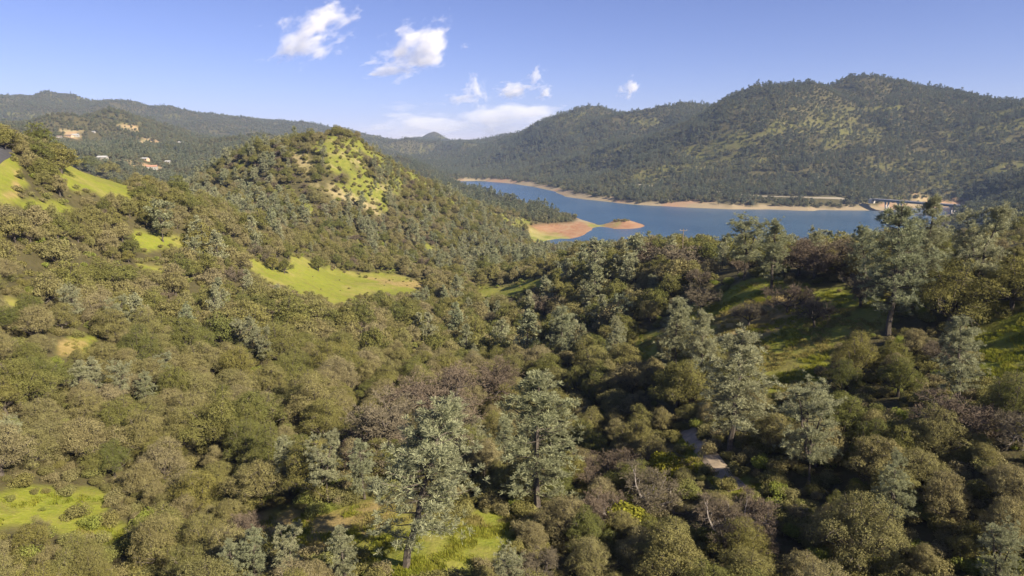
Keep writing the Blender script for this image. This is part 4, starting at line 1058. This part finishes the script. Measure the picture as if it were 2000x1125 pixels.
fr_pts = [hit(*p, 1200) for p in ((1240,360),(1300,366),(1350,369),(1400,374),(1450,381),(1520,384),(1580,386),(1640,387))]
fr_pts = [p for p in fr_pts if p] + [tuple(bA)]
ribbon("far_road", fr_pts, 8, .8, MAT['road_far'], "pale road cut running along the foot of the mountain above the far shore")
a0_ = [hit(*p, 150) for p in ((-60,345),(-20,318),(2,303),(14,294),(17,289),(8,285.5),(-15,284),(-60,282))]
a0_ = [p for p in a0_ if p and math.hypot(p[0], p[1]) < 420]
ribbon("paved_lane", a0_, 3.8, .3, MAT['asphalt'], "dark paved lane curving over the grassy hill at the left edge")
tr_ = [hit(*p, 50) for p in ((1338,832),(1352,852),(1368,872),(1385,893),(1402,915),(1425,938),(1450,965))]
ribbon("dirt_track", tr_, 2.6, .12, MAT['gravel'], "gravel dirt track in the wood right of the bottom centre")

def house(px, py, wd, dp, hh, roof, wall, label, rot, rmin=900, r=None):
    p = hit(px, py, rmin)
    if p is None: return
    o = empty("house", (p[0], p[1], p[2] - .4), label, "house", "houses on the middle hills" if rmin > 500 else None, rot)
    v, f = [], []; box(v, f, (0, 0, -2), wd, dp, hh + 2)
    n0 = len(v); v += [(-wd/2, -dp/2, hh), (-wd/2, dp/2, hh), (-wd/2, 0, hh + dp*.24), (wd/2, -dp/2, hh), (wd/2, dp/2, hh), (wd/2, 0, hh + dp*.24)]
    f += [[n0, n0+2, n0+1], [n0+3, n0+4, n0+5]]; part("wall", v, f, wall, o)
    v, f = [], []; e = .6; rh = dp*.24 * (1 + 2*e/dp)
    z0 = hh - rh + dp*.24 + .05
    pr = [(-dp/2 - e, z0), (0, z0 + rh), (dp/2 + e, z0)]
    for xx in (-wd/2 - e, wd/2 + e):
        for (yy, zz) in pr: v.append((xx, yy, zz)); v.append((xx, yy, zz + .25))
    for a_ in (0, 2): f += [[a_+1, a_+3, a_+9, a_+7], [a_, a_+6, a_+8, a_+2]]
    f += [[0,1,7,6],[4,10,11,5],[0,2,3,1],[2,4,5,3],[6,7,9,8],[8,9,11,10]]; part("roof", v, f, roof, o)
    for k in range(3):
        v, f = [], []; box(v, f, (-wd*.33 + k*wd*.33, -dp/2 - .02, 1.0), 1.8, .12, 1.3)
        part("window" if k != 1 else "door", v, f, MAT['glass'] if k != 1 else MAT['roof_b'], o)
for h_ in HOUSES: house(h_[0], h_[1], h_[2], h_[3], h_[4], MAT[h_[5]], MAT[h_[6]], h_[7], h_[8])
house(29, 285, 7, 6, 3.0, MAT['roof_r'], MAT['tan_wall'], "tan outbuilding half hidden by oaks beside the bend of the paved lane", -.5, 200)

# power pole on the ridge and the wires at the right edge
def wire_mesh(pts, r=.05):
    v, f = tube(pts, [r] * len(pts), 5); return v, [list(map(int, q_)) for q_ in f]
a, _ = ray(1335, 450); rp = 262; pxp, pyp = rp * math.sin(a), rp * math.cos(a); gz = float(ground(pxp, pyp)); _, tp = ray(1335, 447); ph = CAMZ + rp * float(tp) - gz
pole = empty("power_pole", (pxp, pyp, gz), "thin wooden power pole with a crossarm on the ridge crest in front of the lake", "pole")
v, f = wire_mesh([(0, 0, -1), (0, 0, ph * .5), (0, 0, ph)], .17); part("post", v, f, MAT['wood'], pole)
v, f = [], []; box(v, f, (0, 0, ph - .7), 2.8, .16, .18); part("crossarm", v, f, MAT['wood'], pole)
for sx in (-1.2, 0, 1.2):
    v, f = [], []; box(v, f, (sx, 0, ph - .52), .14, .14, .28); part("insulator", v, f, MAT['concrete'], pole)
MAT['wire'] = simple("bare_cable", (.55,.55,.58), .4, 1, .1)
for k, (ya, yb, lb) in enumerate(((436, 441, "upper power cable crossing the dark wood at the right edge behind the ridge"), (441, 446, "lower power cable crossing the dark wood at the right edge behind the ridge"))):
    A_ = []; 
    for t in np.linspace(0, 1, 14):
        px_ = 1890 + t * 260; py_ = ya + (yb - ya) * t + 6 * (t * (1 - t)) * -1; a_, tt = ray(px_, py_); r_ = 640 - 60 * t
        A_.append((r_ * math.sin(a_), r_ * math.cos(a_), CAMZ + r_ * float(tt)))
    v, f = wire_mesh(A_, .09); o = link("power_cable", poly_mesh("power_cable", v, f, MAT['wire']), label=lb, category="cable", group="power cables")

# ------------------------------------------------------------------ clouds: small cumulus volumes beyond the haze
def cloud_material(k, dens):
    m = M("cloud_vapour"); tc = m.n("TexCoord"); g = m.n("NewGeometry")
    mp = m.n('Mapping'); mp.inputs['Location'].default_value = (k * 3.7, k * 1.9, 0); m.l(tc.outputs['Object'], mp.inputs[0]); n1 = m.noise(1.5, 7, .62, mp.outputs[0])
    ln = m.n("VectorMath", operation='LENGTH'); m.l(tc.outputs["Object"], ln.inputs[0])
    fall = m.math('MULTIPLY_ADD', ln.outputs["Value"], -1.05, 1.12)
    v = m.math('ADD', m.math('MULTIPLY_ADD', n1, 4.4, -2.2), m.math('SUBTRACT', fall, .52))
    d = m.math('MULTIPLY', m.math('MULTIPLY', v, 2.2, clamp=True), dens)
    vol = m.n("VolumePrincipled"); vol.inputs["Color"].default_value = (1, 1, 1, 1); vol.inputs["Anisotropy"].default_value = -0.1
    m.l(d, vol.inputs["Density"]); m.l(vol.outputs[0], m.out.inputs[1]); return m.m
def cloud(px, py, w_, h_, dist, tilt, seed, label, dens=.006):
    a_, t_ = ray(px, py); g = np.random.default_rng(seed)
    s_ = dist / F; o_v, o_f = [], []
    blobs = [(0, 0, 0, 1.7)]
    import bmesh
    bm = bmesh.new()
    for (bx, by, bz, brd) in blobs:
        q_ = bmesh.ops.create_icosphere(bm, subdivisions=3, radius=brd)
        for vv in q_['verts']:
            c = vv.co; k = 1 + .04 * math.sin(c.x * 4 + seed)
            vv.co = (c.x * k + bx, c.y * k + by, c.z * k + bz)
    me = bpy.data.meshes.new("cloud"); bm.to_mesh(me); bm.free()
    rm = bpy.data.meshes  # keep
    me.materials.append(cloud_material(seed, dens))
    o = link("cloud", me, label=label, category="cloud", group="small clouds over the lake")
    o.location = (dist * math.sin(a_), dist * math.cos(a_), CAMZ + dist * float(t_)); o.scale = (w_ * s_ * .66, w_ * s_ * .5, h_ * s_ * .75)
    o.rotation_euler = (0, -tilt, -float(a_))
    return o
cloud(608, 62, 130, 62, 9500, .45, 1, "upper left cloud, a soft slanting white puff with a grey tail")
cloud(822, 92, 120, 72, 9500, .35, 2, "largest bright puffy cloud, in the upper middle of the sky")
cloud(765, 132, 90, 28, 9600, .1, 3, "grey ragged wisp under the lower left of the largest cloud", .004)
cloud(930, 178, 34, 48, 14000, .35, 4, "short upright white cloud over the gap between the knoll and the mountain")
cloud(905, 192, 60, 22, 14000, .2, 5, "grey tail cloud left of the short upright white one", .004)
cloud(1008, 176, 64, 26, 14000, .1, 6, "flat white puff right of the short upright cloud")
cloud(1048, 148, 34, 26, 14000, .5, 7, "small puff above and right of the flat white puff")
cloud(1064, 183, 34, 22, 14000, .4, 8, "small slanting cloud just above the mountain's left shoulder")
cloud(1230, 174, 40, 26, 14000, .5, 9, "rightmost small cloud, over the long saddle of the mountain")
cloud(1010, 238, 170, 60, 26000, .05, 10, "broad white cloud bank sinking behind the mountain's left shoulder", .0012)
cloud(845, 243, 210, 50, 27000, .0, 11, "low pale cloud bank on the horizon behind the gap", .0007)
cloud(907, 90, 18, 10, 9500, .0, 12, "tiny wisp right of the largest cloud", .004)

# ------------------------------------------------------------------ haze
HB = 9300
v, f = [], []; box(v, f, (0, 0, -32), 2*HB, 2*HB, 32 + 560)
m = M("haze_air"); vol = m.n("VolumePrincipled"); vol.inputs["Color"].default_value = (.50, .66, 1.0, 1); vol.inputs["Density"].default_value = 5.8e-5; vol.inputs["Anisotropy"].default_value = 0.1
m.l(vol.outputs[0], m.out.inputs[1])
link("haze", poly_mesh("haze", v, f, m.m), kind="stuff", label="pale blue distance haze")
